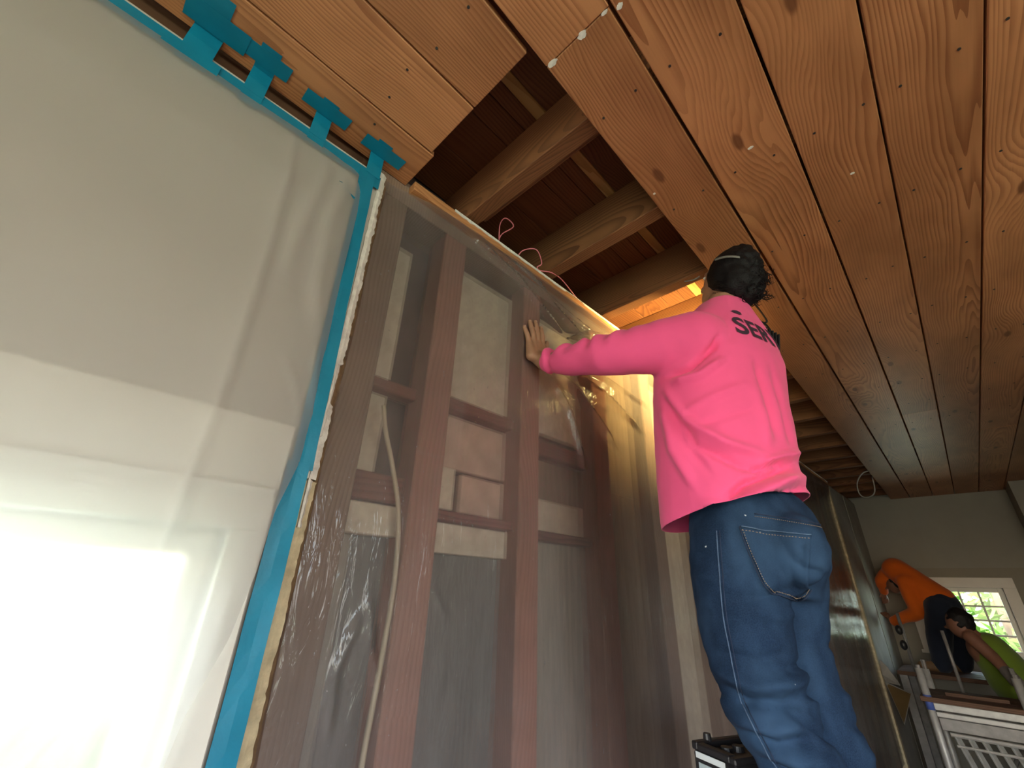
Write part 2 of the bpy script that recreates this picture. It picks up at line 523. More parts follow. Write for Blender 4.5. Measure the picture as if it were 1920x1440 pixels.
def glass_mat():
    m = bpy.data.materials.new('window_glass')
    m.use_nodes = True
    nt = m.node_tree
    for x in list(nt.nodes): nt.nodes.remove(x)
    out = nt.nodes.new('ShaderNodeOutputMaterial')
    tr = nt.nodes.new('ShaderNodeBsdfTransparent'); tr.inputs[0].default_value = (0.95, 0.98, 0.97, 1)
    gl = nt.nodes.new('ShaderNodeBsdfGlossy'); gl.inputs['Roughness'].default_value = 0.02
    fr = nt.nodes.new('ShaderNodeFresnel'); fr.inputs[0].default_value = 1.3
    mx = nt.nodes.new('ShaderNodeMixShader')
    nt.links.new(fr.outputs[0], mx.inputs[0]); nt.links.new(tr.outputs[0], mx.inputs[1]); nt.links.new(gl.outputs[0], mx.inputs[2])
    nt.links.new(mx.outputs[0], out.inputs[0])
    return m
M['glass'] = glass_mat()

def cloth(name, col, rough=0.85, weave=900, amt=0.1, fade=None, bump=0.1, sheen=0.15):
    m, nt, n, l, p = mat_base(name)
    b = NB(nt)
    co = b.obj()
    f = b.noise(co, 5, 4, 0.6)
    c = b.mix(b.mapr(f, 0.3, 0.7), tuple(k * (1 - amt) for k in col), tuple(min(1, k * (1 + amt)) for k in col))
    if fade:
        x, y, z = b.sep(co)
        g = b.noise(b.comb(b.math('MULTIPLY', x, 1.0), b.math('MULTIPLY', y, 1.0), b.math('MULTIPLY', z, 0.6)), 7, 3, 0.55)
        c = b.mix(b.mapr(g, 0.42, 0.70), c, fade)
        w = b.noise(co, 420, 2, 0.7)
        c = b.mix(b.mapr(w, 0.35, 0.65, 0.0, 0.35), c, fade)
        # small white paint spatters
        s = b.noise(co, 38, 2, 0.5)
        c = b.mix(b.mapr(s, 0.755, 0.775), c, (0.6, 0.66, 0.7))
    l.new(c, p.inputs['Base Color'])
    p.inputs['Roughness'].default_value = rough
    p.inputs['Specular IOR Level'].default_value = 0.15
    p.inputs['Sheen Weight'].default_value = sheen
    l.new(b.bump(b.noise(co, weave, 2, 0.6), bump, 0.001), p.inputs['Normal'])
    return m
M['pink'] = cloth('pink_cotton', (0.86, 0.105, 0.285), amt=0.05)
M['denim'] = cloth('blue_denim', (0.007, 0.018, 0.046), amt=0.25, fade=(0.030, 0.066, 0.130), bump=0.25, sheen=0.0)
M['denim_dark'] = cloth('dark_navy_denim', (0.013, 0.018, 0.032), amt=0.2)
M['stitch'] = plain('tan_stitch_thread', (0.22, 0.17, 0.13), 0.8, 0.1)
M['seam'] = plain('pale_denim_seam', (0.075, 0.125, 0.21), 0.85, 0.3, 60)
M['seam_dark'] = plain('dark_denim_seam', (0.010, 0.022, 0.055), 0.85, 0.3, 60)
M['orange'] = cloth('orange_cotton', (0.58, 0.105, 0.009), amt=0.08)
M['lime'] = cloth('lime_cotton', (0.10, 0.15, 0.016), amt=0.08)
M['darkcloth'] = cloth('dark_trouser_cloth', (0.03, 0.03, 0.035), amt=0.1)
M['strap'] = plain('grey_elastic', (0.20, 0.195, 0.18), 0.7, 0.1)

def skin(name, col):
    m, nt, n, l, p = mat_base(name)
    b = NB(nt)
    f = b.noise(b.obj(), 30, 3, 0.6)
    l.new(b.mix(b.mapr(f, 0.3, 0.7), tuple(k * 0.9 for k in col), tuple(k * 1.1 for k in col)), p.inputs['Base Color'])
    p.inputs['Roughness'].default_value = 0.55
    p.inputs['Subsurface Weight'].default_value = 0.0
    l.new(b.bump(b.noise(b.obj(), 180, 2, 0.6), 0.12, 0.001), p.inputs['Normal'])
    return m
M['skin'] = skin('tan_skin', (0.36, 0.19, 0.115))
M['skin_dark'] = skin('brown_skin', (0.17, 0.075, 0.045))
M['nailskin'] = plain('fingernail', (0.42, 0.25, 0.19), 0.35, 0.05)
M['hair'] = plain('black_hair', (0.005, 0.004, 0.005), 0.6, 0.3, 40, 0.5, 220, spec=0.25)
M['eye'] = plain('eye_white', (0.6, 0.58, 0.55), 0.3, 0.02)
M['lip'] = plain('lip_skin', (0.25, 0.10, 0.08), 0.5, 0.05)

def emit(name, col, s):
    m, nt, n, l, p = mat_base(name)
    p.inputs['Base Color'].default_value = (*col, 1)
    p.inputs['Emission Color'].default_value = (*col, 1)
    p.inputs['Emission Strength'].default_value = s
    return m
M['lamp'] = emit('warm_led_face', (1.0, 0.72, 0.25), 30.0)

# ------------------------------------------------------------------ the wall frame (the left wall runs a touch out of square with the boards)
WANG = -math.atan(0.024)
WLOC = (-0.985, 0.0, 0.0)
WM = Matrix.Translation(Vector(WLOC)) @ Matrix.Rotation(WANG, 4, 'Z')
def W(x, y, z): return WM @ Vector((x, y, z))
def wall_mesh(name, me, mat, smooth=False):
    return link_mesh(name, me, mat, None, None, loc=WLOC, rz=WANG, smooth=smooth)
YEND = 7.30
XR = 3.7
YB = -2.4
ZT = 2.70

# ================================================================== STRUCTURE
floor = box('floor', (-1.2, YB - 0.1, -0.06), (XR + 0.1, YEND + 0.2, 0.0), M['floor']); tag(floor, kind='structure')

# ---- ceiling: boards, joists, upper floor boards
ceiling = empty('ceiling', (0, 0, ZT)); tag(ceiling, kind='structure')
def plank(x0, x1, y0, y1, z0=0.0, th=0.022, mat='plank', gap=0.003, name='plank'):
    return obox(name, (x0 + gap, y0 + 0.0008, z0), (x1 - gap, y1 - 0.0008, z0 + th), M[mat], ceiling, 0.0022)
edges = [-0.978, -0.815, -0.615, -0.415]
for a, c in zip(edges[:-1], edges[1:]):
    plank(a, c, YB, 0.428 + (0.012 if a < -0.9 else 0.0), gap=0.0022)
plank(-0.405, -0.215, YB, 0.485)
plank(-0.405, -0.217, 0.485, YEND, gap=0.0028)
xs = [-0.215, -0.003, 0.187, 0.388, 0.585, 0.785]
while xs[-1] < XR - 0.1: xs.append(xs[-1] + 0.2)
xs.append(XR + 0.05)
cuts = {0: [YB, YEND], 1: [YB, 3.9, YEND], 2: [YB, -0.6, YEND], 3: [YB, 4.6, YEND]}
for i, (a, c) in enumerate(zip(xs[:-1], xs[1:])):
    cs = cuts.get(i, [YB, random.uniform(0, 5), YEND])
    for y0, y1 in zip(cs[:-1], cs[1:]):
        plank(a, c, y0, y1, z0=random.uniform(0, 0.0015), gap=0.0042 if i < 1 else 0.003)
JY = [0.675 + 0.425 * k for k in range(16)]
for k, y in enumerate(JY):
    if y + 0.06 < YEND:
        obox('joist', (-1.10, y, 0.026), (0.35, y + 0.058, 0.225), M['joist'], ceiling, 0.003)
obox('cleat', (-0.93, 0.737, 0.05), (0.3, 0.757, 0.10), M['joist'], ceiling, 0.002)
sb = [-1.10, -0.905, -0.745, -0.66, -0.607, -0.565, -0.40, -0.2, 0.0, 0.35]
for a, c in zip(sb[:-1], sb[1:]):
    pale = abs(a + 0.607) < 0.01
    plank(a, c, 0.0, YEND + 0.05, z0=0.2255, th=0.02, mat='subfloor_pale' if pale else 'subfloor', gap=0.001, name='subfloor_board')
obox('light_block_slab', (-1.2, YB - 0.1, 0.25), (XR + 0.1, YEND + 0.2, 0.30), M['light_block'], ceiling)  # unseen slab added above the boards to keep light out
# nails, too small to pick apart singly
bm = bmesh.new()
for i, x in enumerate([-0.96, -0.86, -0.77, -0.66, -0.57, -0.46] + [xx + d for xx in [-0.405] + xs[:8] for d in (0.045, 0.15)]):
    for y in (-0.6, -0.17, 0.255, 0.70, 1.125, 1.55, 1.975, 2.40, 2.825, 3.25, 3.67, 4.1):
        if x < -0.42 and y > 0.4: continue
        if x < -0.9 and y > -0.3 : continue
        bmesh.ops.create_cone(bm, cap_ends=True, segments=8, radius1=0.0036, radius2=0.0036, depth=0.002,
            matrix=Matrix.Translation((x + random.uniform(-.012, .012), y + random.uniform(-.015, .015), -0.0004)))
tag(link_mesh('nail_heads', bm_mesh(bm), M['nail'], ceiling, True), kind='stuff')

def smear(x, y, r, st):
    bm = bmesh.new()
    vs_ = [bm.verts.new((r * st * math.cos(t) * (1 + 0.4 * noise.noise(Vector((math.cos(t) * 2, math.sin(t) * 2, x * 50)))), r * math.sin(t) * (1 + 0.4 * noise.noise(Vector((math.cos(t) * 2, math.sin(t) * 2, y * 50)))), 0)) for t in [2 * PI * k / 18 for k in range(18)]]
    f = bm.faces.new(vs_)
    e = bmesh.ops.extrude_face_region(bm, geom=[f])
    bmesh.ops.translate(bm, verts=[v for v in e['geom'] if isinstance(v, bmesh.types.BMVert)], vec=(0, 0, -0.0012))
    bmesh.ops.recalc_face_normals(bm, faces=bm.faces)
    link_mesh('paint_smear', bm_mesh(bm), M['edge_white'], ceiling, True, loc=(x, y, 0.0))
smear(-0.385, 0.487, 0.007, 2.0); smear(-0.295, 0.488, 0.008, 1.5); smear(-0.232, 0.487, 0.004, 2.2); smear(-0.20, 0.50, 0.006, 1.3)
smear(0.10, 1.36, 0.004, 1.5); smear(-0.10, 1.06, 0.004, 2.0); smear(-0.385, 1.02, 0.004, 1.0); smear(-0.30, 1.85, 0.004, 1.2)

# ---- left wall: plaster with a window, then open framing under polythene, then plaster again
wall_left = empty('wall_left', WLOC, WANG); tag(wall_left, kind='structure')
PF = 0.022
def wbox(name, lo, hi, mat, bevel=0.0): return obox(name, lo, hi, M[mat], wall_left, bevel)
WY0, WY1, WZ0, WZ1 = -1.15, 0.228, 0.78, 1.585
bm = bmesh.new()
for lo, hi in (((-0.14, YB - 0.1, 0), (PF, WY0, 2.64)), ((-0.14, WY1, 0), (PF, 0.345, 2.64)),
               ((-0.14, WY0, 0), (PF, WY1, WZ0)), ((-0.14, WY0, WZ1), (PF, WY1, 2.64))):
    box_into(bm, lo, hi)
link_mesh('plaster_panel', bm_mesh(bm), M['plaster'], wall_left, True)
wbox('top_board', (-0.14, YB, 2.64), (-0.012, 0.43, 2.95), 'joist_y')
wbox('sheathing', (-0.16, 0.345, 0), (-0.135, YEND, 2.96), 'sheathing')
wbox('top_plate', (-0.135, 0.345, 2.62), (-0.002, YEND, 2.72), 'old_stud')
wbox('sole_plate', (-0.135, 0.345, 0.0), (-0.002, YEND, 0.09), 'old_stud')
# ledger under the joists with its painted top edge
wbox('ledger', (-0.002, 0.455, 2.672), (0.034, 5.87, 2.708), 'ledger', 0.002)
bm = bmesh.new()
ys = np.arange(0.62, 5.87, 0.018)
top = []; bot = []
for y in ys:
    k = 0.006 + 0.0045 * noise.noise(Vector((y * 14, 3, 0))) + 0.003 * noise.noise(Vector((y * 60, 7, 0)))
    on = 0.0005 if noise.noise(Vector((y * 5.0, 11, 0))) < -0.28 else 1
    bot.append(bm.verts.new((0.0365, y, 2.7085 - max(0.001, k * 1.5) * on)))
    top.append(bm.verts.new((0.0365, y, 2.7105)))
for i in range(len(ys) - 1): bm.faces.new((bot[i], bot[i + 1], top[i + 1], top[i]))
r = bmesh.ops.extrude_face_region(bm, geom=bm.faces[:])
bmesh.ops.translate(bm, verts=[v for v in r['geom'] if isinstance(v, bmesh.types.BMVert)], vec=(-0.003, 0, 0))
bmesh.ops.recalc_face_normals(bm, faces=bm.faces)
link_mesh('paint_edge', bm_mesh(bm), M['edge_white'], wall_left, True)
# studs
SY = [(0.375, 0.462), (0.617, 0.710), (1.012, 1.108), (1.445, 1.550), (1.875, 1.975)]
while SY[-1][1] < 6.6: SY.append((SY[-1][0] + 0.425, SY[-1][0] + 0.52))
for i, (a, c) in enumerate(SY):
    wbox('stud', (-0.10, a, 0.09), (-0.001, c, 2.62), 'old_stud' if i == 0 or i > 3 else 'stud', 0.003)
# pieces behind and between the studs
def panel(y0, y1, z0, z1, mat, x0=-0.125, x1=-0.09, name='backing_panel'): wbox(name, (x0, y0, z0), (x1, y1, z1), mat, 0.002)
def blk(y0, y1, z0, z1, mat='block', x0=-0.10, x1=-0.045): wbox('blocking', (x0, y0, z0), (x1, y1, z1), mat, 0.003)
panel(0.455, 0.545, 2.02, 2.52, 'panel_beige'); panel(0.455, 0.545, 1.76, 1.99, 'panel_beige')
blk(0.462, 0.617, 1.988, 2.022); blk(0.462, 0.617, 1.69, 1.76)
blk(0.462, 0.617, 1.61, 1.685, 'panel_beige', -0.10, -0.05)
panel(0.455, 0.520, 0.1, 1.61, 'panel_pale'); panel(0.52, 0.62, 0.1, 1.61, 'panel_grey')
panel(0.735, 1.03, 2.06, 2.58, 'panel_beige'); blk(0.71, 1.012, 2.005, 2.045)
panel(0.72, 1.02, 1.83, 2.0, 'panel_pink')
panel(0.725, 0.785, 1.70, 1.82, 'panel_beige', -0.12, -0.05); panel(0.835, 1.02, 1.705, 1.82, 'panel_pink')
blk(0.71, 1.012, 1.668, 1.695, 'block', -0.10, -0.03)
panel(0.715, 1.02, 1.585, 1.665, 'panel_beige', -0.12, -0.06)
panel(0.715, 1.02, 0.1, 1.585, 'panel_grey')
panel(1.10, 1.45, 2.05, 2.58, 'panel_beige'); blk(1.108, 1.445, 1.95, 2.01)
panel(1.10, 1.45, 1.80, 1.95, 'panel_brown'); panel(1.11, 1.44, 1.69, 1.80, 'panel_beige')
blk(1.108, 1.445, 1.655, 1.685, 'block', -0.10, -0.04)
panel(1.10, 1.45, 0.1, 1.655, 'panel_pale')
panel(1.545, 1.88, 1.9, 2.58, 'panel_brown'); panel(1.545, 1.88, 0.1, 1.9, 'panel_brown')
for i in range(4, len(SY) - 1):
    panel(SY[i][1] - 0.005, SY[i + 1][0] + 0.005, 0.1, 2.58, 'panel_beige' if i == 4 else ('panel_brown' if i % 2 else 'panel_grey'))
# broken plaster edge next to the tape (white above, cream below) and the lath behind it
def jag(name, z0, z1, y0, w, mat, seed, x1=0.024, rough=0.006):
    bm = bmesh.new()
    zs = np.arange(z0, z1 + 1e-6, 0.006)
    cols = []
    for z in zs:
        e = y0 + w + rough * (0.6 * noise.noise(Vector((z * 13, seed, 0))) + 0.45 * noise.noise(Vector((z * 61, seed, 5))) + 0.35 * noise.noise(Vector((z * 140, seed, 2))))
        if noise.noise(Vector((z * 6, seed, 9))) > 0.35: e -= 0.007
        f = y0 - 0.002 + 0.0015 * noise.noise(Vector((z * 30, seed, 3)))
        xj = x1 + 0.002 * noise.noise(Vector((z * 40, seed, 1)))
        cols.append([bm.verts.new(p) for p in ((-0.004, f, z), (xj, f, z), (xj - 0.001, (f + e) / 2, z), (xj - 0.007 + 0.004 * noise.noise(Vector((z * 50, seed, 8))), e, z), (-0.004, e - 0.001, z))])
    for i in range(len(zs) - 1):
        for k in range(4):
            bm.faces.new((cols[i][k], cols[i][k + 1], cols[i + 1][k + 1], cols[i + 1][k]))
    bmesh.ops.recalc_face_normals(bm, faces=bm.faces)
    return link_mesh(name, bm_mesh(bm), M[mat], wall_left, True)
jag('plaster_edge', 1.70, 2.655, 0.345, 0.020, 'edge_white', 1.7, 0.027)
jag('plaster_edge', 1.15, 1.70, 0.342, 0.026, 'edge_cream', 4.1, 0.024)
jag('plaster_edge', 0.0, 1.15, 0.342, 0.026, 'edge_cream', 5.1, 0.024)
jag('lath_edge', 0.0, 2.63, 0.358, 0.020, 'lath', 8.3, 0.010, 0.004)
jag('plaster_edge', 1.60, 1.95, 0.349, 0.008, 'edge_white', 9.9, 0.031, 0.006)
# plaster surviving at the far end
wbox('plaster_return', (-0.135, 5.87, 0), (0.024, 5.93, 2.66), 'edge_cream')
wbox('plaster_panel', (-0.135, 5.93, 0), (0.022, YEND, 2.68), 'plaster_grey')
wbox('corner_strip', (0.022, 6.62, 0), (0.026, 6.75, 2.68), 'plaster_far')

# window in the left wall
def window(name, M4, y0, y1, z0, z1, cols, rows, casing, depth, bar=0.02, head=None):
    """opening in a wall frame M4 (x out of the wall into the room, y along, z up)"""
    w = empty(name, M4.to_translation(), M4.to_euler().z); tag(w, kind='structure')
    def wb(n, lo, hi, m, bev=0.002): return obox(n, lo, hi, M[m], w, bev)
    f = 0.045
    wb('frame', (depth - 0.02, y0, z0), (depth + 0.02, y0 + f, z1), 'trim')
    wb('frame', (depth - 0.02, y1 - f, z0), (depth + 0.02, y1, z1), 'trim')
    wb('frame', (depth - 0.02, y0 + f, z1 - f), (depth + 0.02, y1 - f, z1), 'trim')
    wb('frame', (depth - 0.02, y0 + f, z0), (depth + 0.02, y1 - f, z0 + f), 'trim')
    gy0, gy1, gz0, gz1 = y0 + f, y1 - f, z0 + f, z1 - f
    for i in range(1, cols):
        y = gy0 + (gy1 - gy0) * i / cols
        wb('muntin', (depth - 0.014, y - bar / 2, gz0), (depth + 0.014, y + bar / 2, gz1), 'trim')
    for j in range(1, rows):
        z = gz0 + (gz1 - gz0) * j / rows
        wb('muntin', (depth - 0.012, gy0, z - bar / 2), (depth + 0.012, gy1, z + bar / 2), 'trim')
    for i in range(cols):
        for j in range(rows):
            ya = gy0 + (gy1 - gy0) * i / cols; yb = gy0 + (gy1 - gy0) * (i + 1) / cols
            za = gz0 + (gz1 - gz0) * j / rows; zb = gz0 + (gz1 - gz0) * (j + 1) / rows
            wb('pane', (depth - 0.002, ya, za), (depth + 0.002, yb, zb), 'glass', 0)
    c = casing
    wb('casing', (PF, y0 - c, z0 - 0.02), (PF + 0.016, y0, z1), 'trim'); wb('casing', (PF, y1, z0 - 0.02), (PF + 0.016, y1 + c, z1), 'trim')
    wb('casing', (PF, y0 - c, z1), (PF + 0.018, y1 + c, z1 + c), 'trim')
    wb('window_sill', (depth, y0 - c - 0.02, z0 - 0.03), (PF + 0.04, y1 + c + 0.02, z0), 'trim')
    if head:
        wb('head_cap', (PF, y0 - c - 0.02, z1 + c), (PF + 0.020, y1 + c - 0.004, z1 + c + 0.018), 'trim')
        wb('frieze_board', (PF, y0 - c, z1 + c + 0.018), (PF + 0.012, y1 + c + 0.004, head), 'trim')
    return w
window('window_1', WM, WY0, WY1, WZ0, WZ1, 1, 2, 0.062, -0.075, head=1.80)

# far wall with its small-paned window
wall_far = empty('wall_far', (0, YEND, 0)); tag(wall_far, kind='structure')
FX0, FX1, FZ0, FZ1 = -0.46, 0.255, 1.055, 1.695
def fbox(name, lo, hi, mat): return obox(name, lo, hi, M[mat], wall_far)
bm = bmesh.new()
for lo, hi in (((-1.2, 0, 1.90), (XR + 0.1, 0.14, 2.96)), ((-1.2, 0, 0), (FX0, 0.14, 1.90)), ((FX1, 0, 0), (XR + 0.1, 0.14, 1.90)),
               ((FX0, 0, 0), (FX1, 0.14, FZ0)), ((FX0, 0, FZ1), (FX1, 0.14, 1.90))):
    box_into(bm, lo, hi)
link_mesh('plaster_panel', bm_mesh(bm), M['plaster_far'], wall_far, True)
bm = bmesh.new()
for lo, hi in (((-0.85, -0.006, 0), (FX0 - 0.1, 0, 1.895)), ((FX1 + 0.1, -0.006, 0), (0.62, 0, 1.895)), ((FX0 - 0.1, -0.006, FZ1 + 0.09), (FX1 + 0.1, 0, 1.895))):
    box_into(bm, lo, hi)
link_mesh('dado_paint', bm_mesh(bm), M['plaster_dado'], wall_far, True)
FM = Matrix.Translation((0, YEND, 0)) @ Matrix.Rotation(-PI / 2, 4, 'Z')
window('window_2', FM, FX0, FX1, FZ0, FZ1, 4, 4, 0.10, -0.06, 0.018)
pier = empty('wall_far_pier', (0.6, 6.75, 0)); tag(pier, kind='structure')
box('pier_face', (0.60, 6.80, 0), (XR + 0.1, YEND, 2.70), M['plaster_far'], pier)
# right and back walls, each with a window opening (out of view)
wall_right = empty('wall_right', (XR, 0, 0)); tag(wall_right, kind='structure')
bm = bmesh.new()
for lo, hi in (((0, YB, 0), (0.12, -1.6, 2.72)), ((0, 1.2, 0), (0.12, YEND, 2.72)), ((0, -1.6, 0), (0.12, 1.2, 0.65)), ((0, -1.6, 2.25), (0.12, 1.2, 2.72))):
    box_into(bm, lo, hi)
link_mesh('plaster_panel', bm_mesh(bm), M['plaster'], wall_right, True)
blocker_ = empty('unseen_light_blocker', (1.3, 2.6, 0)); tag(blocker_, kind='structure')  # unseen panel added to keep window light off the far end
box('blocker_face', (1.30, 2.6, 0), (1.42, 6.8, 2.70), M['plaster_dado'], blocker_)
wall_back = empty('wall_back', (0, YB, 0)); tag(wall_back, kind='structure')
bm = bmesh.new()
for lo, hi in (((-1.2, -0.12, 0), (-0.2, 0, 2.72)), ((2.6, -0.12, 0), (XR + 0.1, 0, 2.72)), ((-0.2, -0.12, 0), (2.6, 0, 0.65)), ((-0.2, -0.12, 2.25), (2.6, 0, 2.72))):
    box_into(bm, lo, hi)
link_mesh('plaster_panel', bm_mesh(bm), M['plaster'], wall_back, True)

# ================================================================== POLYTHENE AND TAPE
# clear sheet over the open framing
def sheet(name, us, vs, fx, mat, edge=None):
    verts = []; faces = []
    nu, nv = len(us), len(vs)
    Q = np.array([(u, v) for u in us for v in vs], float)
    if edge is not None: Q = edge(Q)
    X = fx(Q)
    verts = np.column_stack([X, Q[:, 0], Q[:, 1]])
    for i in range(nu - 1):
        for j in range(nv - 1):
            a = i * nv + j
            faces.append((a, a + nv, a + nv + 1, a + 1))
    return wall_mesh(name, pyd(verts, faces), mat, True)

def fx_clear(Q):
    y, z = Q[:, 0], Q[:, 1]
    x = np.full(len(Q), 0.006)
    n1 = fnoise(np.column_stack([y * 3.0, z * 0.9, y * 0]), (1, 1, 1), 3.3)
    n2 = fnoise(np.column_stack([y * 9.0, z * 2.2, y * 0]), (1, 1, 1), 8.1)
    x += 0.008 * np.clip(n1 + 0.3, 0, 1) + 0.0035 * n2
    # it is stapled over the ledger, so it stands off towards the top
    t = np.clip((z - 2.40) / 0.27, 0, 1)
    x += 0.031 * t ** 1.6 * np.clip((y - 0.40) / 0.12, 0, 1)
    # slack beyond the hand
    x += 0.030 * np.exp(-((y - 1.50) / 0.30) ** 2 - ((z - 2.36) / 0.20) ** 2)
    # pulled folds around the hand
    for line, h, w in (([(0.66, 2.655), (0.95, 2.60), (1.27, 2.46)], 0.014, 0.012), ([(0.70, 2.665), (1.05, 2.62), (1.42, 2.50)], 0.012, 0.010),
                       ([(0.80, 2.66), (1.20, 2.60), (1.60, 2.55)], 0.010, 0.010), ([(1.12, 2.40), (1.30, 2.50), (1.55, 2.62)], 0.008, 0.012),
                       ([(1.12, 2.30), (1.30, 2.24), (1.62, 2.05)], 0.016, 0.016), ([(1.14, 2.26), (1.26, 2.14), (1.36, 1.92)], 0.012, 0.014),
                       ([(1.22, 2.32), (1.50, 2.28), (1.85, 2.20)], 0.016, 0.014), ([(1.35, 2.36), (1.6, 2.36), (1.95, 2.36)], 0.013, 0.013),
                       ([(0.40, 1.85), (0.8, 1.83), (1.3, 1.80)], 0.002, 0.004), ([(0.42, 1.40), (0.8, 1.395), (1.3, 1.37)], 0.002, 0.004),
                       ([(0.53, 1.50), (0.56, 1.38), (0.60, 1.28)], 0.008, 0.006), ([(0.50, 1.22), (0.49, 1.34), (0.53, 1.46)], 0.007, 0.010),
                       ([(0.70, 1.50), (0.73, 1.46), (0.76, 1.42)], 0.006, 0.006)):
        x += 1.7 * h * seg_ridge(Q, line, w * 0.75)
    # pressed flat under the palm
    p = np.exp(-((y - 1.07) / 0.07) ** 4 - ((z - 2.36) / 0.11) ** 4)
    x = x * (1 - p) + 0.004 * p
    return x
us = np.concatenate([np.arange(0.375, 2.2, 0.0075), np.arange(2.2, 5.86, 0.03), [5.86]])
vs = np.concatenate([np.arange(0.25, 1.1, 0.04), np.arange(1.1, 1.9, 0.0125), np.arange(1.9, 2.681, 0.0075)])
def edge_clear(Q):
    # left margin wanders; the top margin is ragged under the ledger
    y, z = Q[:, 0].copy(), Q[:, 1].copy()
    k = np.clip(1 - (y - 0.375) / 0.08, 0, 1)
    wob = fnoise(np.column_stack([z * 4, z * 0, z * 0]), (1, 1, 1), 1.0)
    y = y + k * (0.006 * wob + 0.012 * np.clip((1.6 - z), 0, 1))
    k2 = np.clip((z - 2.5) / 0.18, 0, 1)
    z = z + k2 * (0.008 * fnoise(np.column_stack([y * 7, y * 0, y * 0]), (1, 1, 1), 5.0) - 0.018 * np.clip(1 - (y - 0.375) / 0.35, 0, 1) - 0.006)
    return np.column_stack([y, z])
film = sheet('plastic_sheet', us, vs, fx_clear, M['film'], edge_clear)
tag(film, 'clear crinkled plastic sheet stapled over the bare wall studs', 'plastic sheet')

# milky sheet over the window wall
def fx_milky(Q):
    y, z = Q[:, 0], Q[:, 1]
    e = np.clip((0.32 - y) / 0.16, 0, 1)
    tp = np.clip((2.60 - z) / 0.22, 0, 1)
    x = 0.030 + 0.045 * e ** 0.8 * tp ** 0.8
    x += 0.012 * fnoise(np.column_stack([y * 3.5, z * 1.3, y * 0]), (1, 1, 1), 6.0) * e * tp
    # a lapped seam falling from the top, sharp on one side
    yc = 0.118 + 0.02 * (2.5 - z) + 0.01 * np.sin(z * 4)
    d = y - yc
    x += np.where(d < 0, 0.018 * np.exp(d / 0.05), 0.018 * np.exp(-d / 0.006)) * tp
    for line, h, w in (([(0.26, 2.57), (0.235, 2.35), (0.25, 2.15), (0.29, 2.0)], 0.014, 0.022), ([(0.20, 2.56), (0.18, 2.3), (0.17, 2.1)], 0.012, 0.02),
                       ([(0.29, 2.0), (0.31, 1.9), (0.318, 1.8)], 0.008, 0.008), ([(0.14, 1.42), (0.09, 1.30), (0.0, 1.15)], 0.02, 0.02),
                       ([(0.22, 1.95), (0.27, 1.88), (0.31, 1.78)], 0.006, 0.006)):
        x += h * seg_ridge(Q, line, w)
    return x + 0.010 * np.clip((1.86 - z) / 0.1, 0, 1) * np.clip((0.34 - y) / 0.05, 0, 1)
EZ = np.array([0.7, 0.9, 1.24, 1.31, 1.41, 1.51, 1.62, 1.725, 1.80, 2.2, 2.7])
EY = np.array([0.17, 0.185, 0.228, 0.238, 0.272, 0.287, 0.292, 0.318, 0.322, 0.306, 0.30])
def edge_milky(Q):
    y, z = Q[:, 0].copy(), Q[:, 1]
    lim = np.interp(z, EZ, EY)
    k = np.clip((y + 0.3) / 0.62, 0, 1)
    return np.column_stack([y + k * (lim - 0.32), z])
us = np.concatenate([np.arange(-1.5, -0.3, 0.04), np.arange(-0.3, 0.3201, 0.01)])
vs = np.arange(0.75, 2.606, 0.0125)
milk = sheet('plastic_sheet', us, vs, fx_milky, M['film_milky'], edge_milky)
tag(milk, 'milky plastic sheet taped over the bright window and plaster wall', 'plastic sheet')

# tape
def strip_mesh(y0, y1, z0, z1, x, slant=0.0, n=40, seed=0.0, axis='z', wob=0.002):
    """thin tape strip on the wall plane; long along axis"""
    vs_ = []; fs = []
    for i in range(n + 1):
        t = i / n
        if axis == 'z':
            z = z0 + (z1 - z0) * t
            a = noise.noise(Vector((z * 9, seed, 0))) * wob
            b_ = noise.noise(Vector((z * 11, seed, 4))) * wob
            o = slant * t
            row = ((x, y0 + o + a, z), (x + 0.0012 * math.sin(z * 23 + seed), (y0 + y1) / 2 + o, z), (x, y1 + o + b_, z))
        else:
            y = y0 + (y1 - y0) * t
            a = noise.noise(Vector((y * 9, seed, 0))) * wob
            row = ((x, y, z0 + a), (x + 0.001 * math.sin(y * 23 + seed), y, (z0 + z1) / 2 + a), (x, y, z1 + a * 0.5))
        vs_ += list(row)
    for i in range(n):
        for k in range(2):
            fs.append((i * 3 + k, i * 3 + k + 1, i * 3 + k + 4, i * 3 + k + 3))
    me = pyd(vs_, fs)
    return me
def thick(o, t=0.0005):
    m = o.modifiers.new('thickness', 'SOLIDIFY'); m.thickness = t; m.offset = 1.0
    return o
t1 = thick(wall_mesh('masking_tape', strip_mesh(-1.6, 0.345, 2.572, 2.622, 0.0325, n=60, seed=1.2, axis='y', wob=0.003), M['tape']))
tag(t1, 'long blue tape strip holding the milky sheet under the ceiling', 'tape', 'strips of blue tape on the wall')
t2 = thick(wall_mesh('masking_tape', strip_mesh(0.303, 0.349, 1.715, 2.62, 0.0345, slant=-0.022, seed=2.2), M['tape']))
tag(t2, 'upper upright blue tape strip beside the broken white plaster edge', 'tape', 'strips of blue tape on the wall')
t3 = thick(wall_mesh('masking_tape', strip_mesh(0.294, 0.341, 0.25, 1.728, 0.0365, slant=0.0, seed=3.7), M['tape']))
tag(t3, 'lower upright blue tape strip beside the cream plaster edge', 'tape', 'strips of blue tape on the wall')
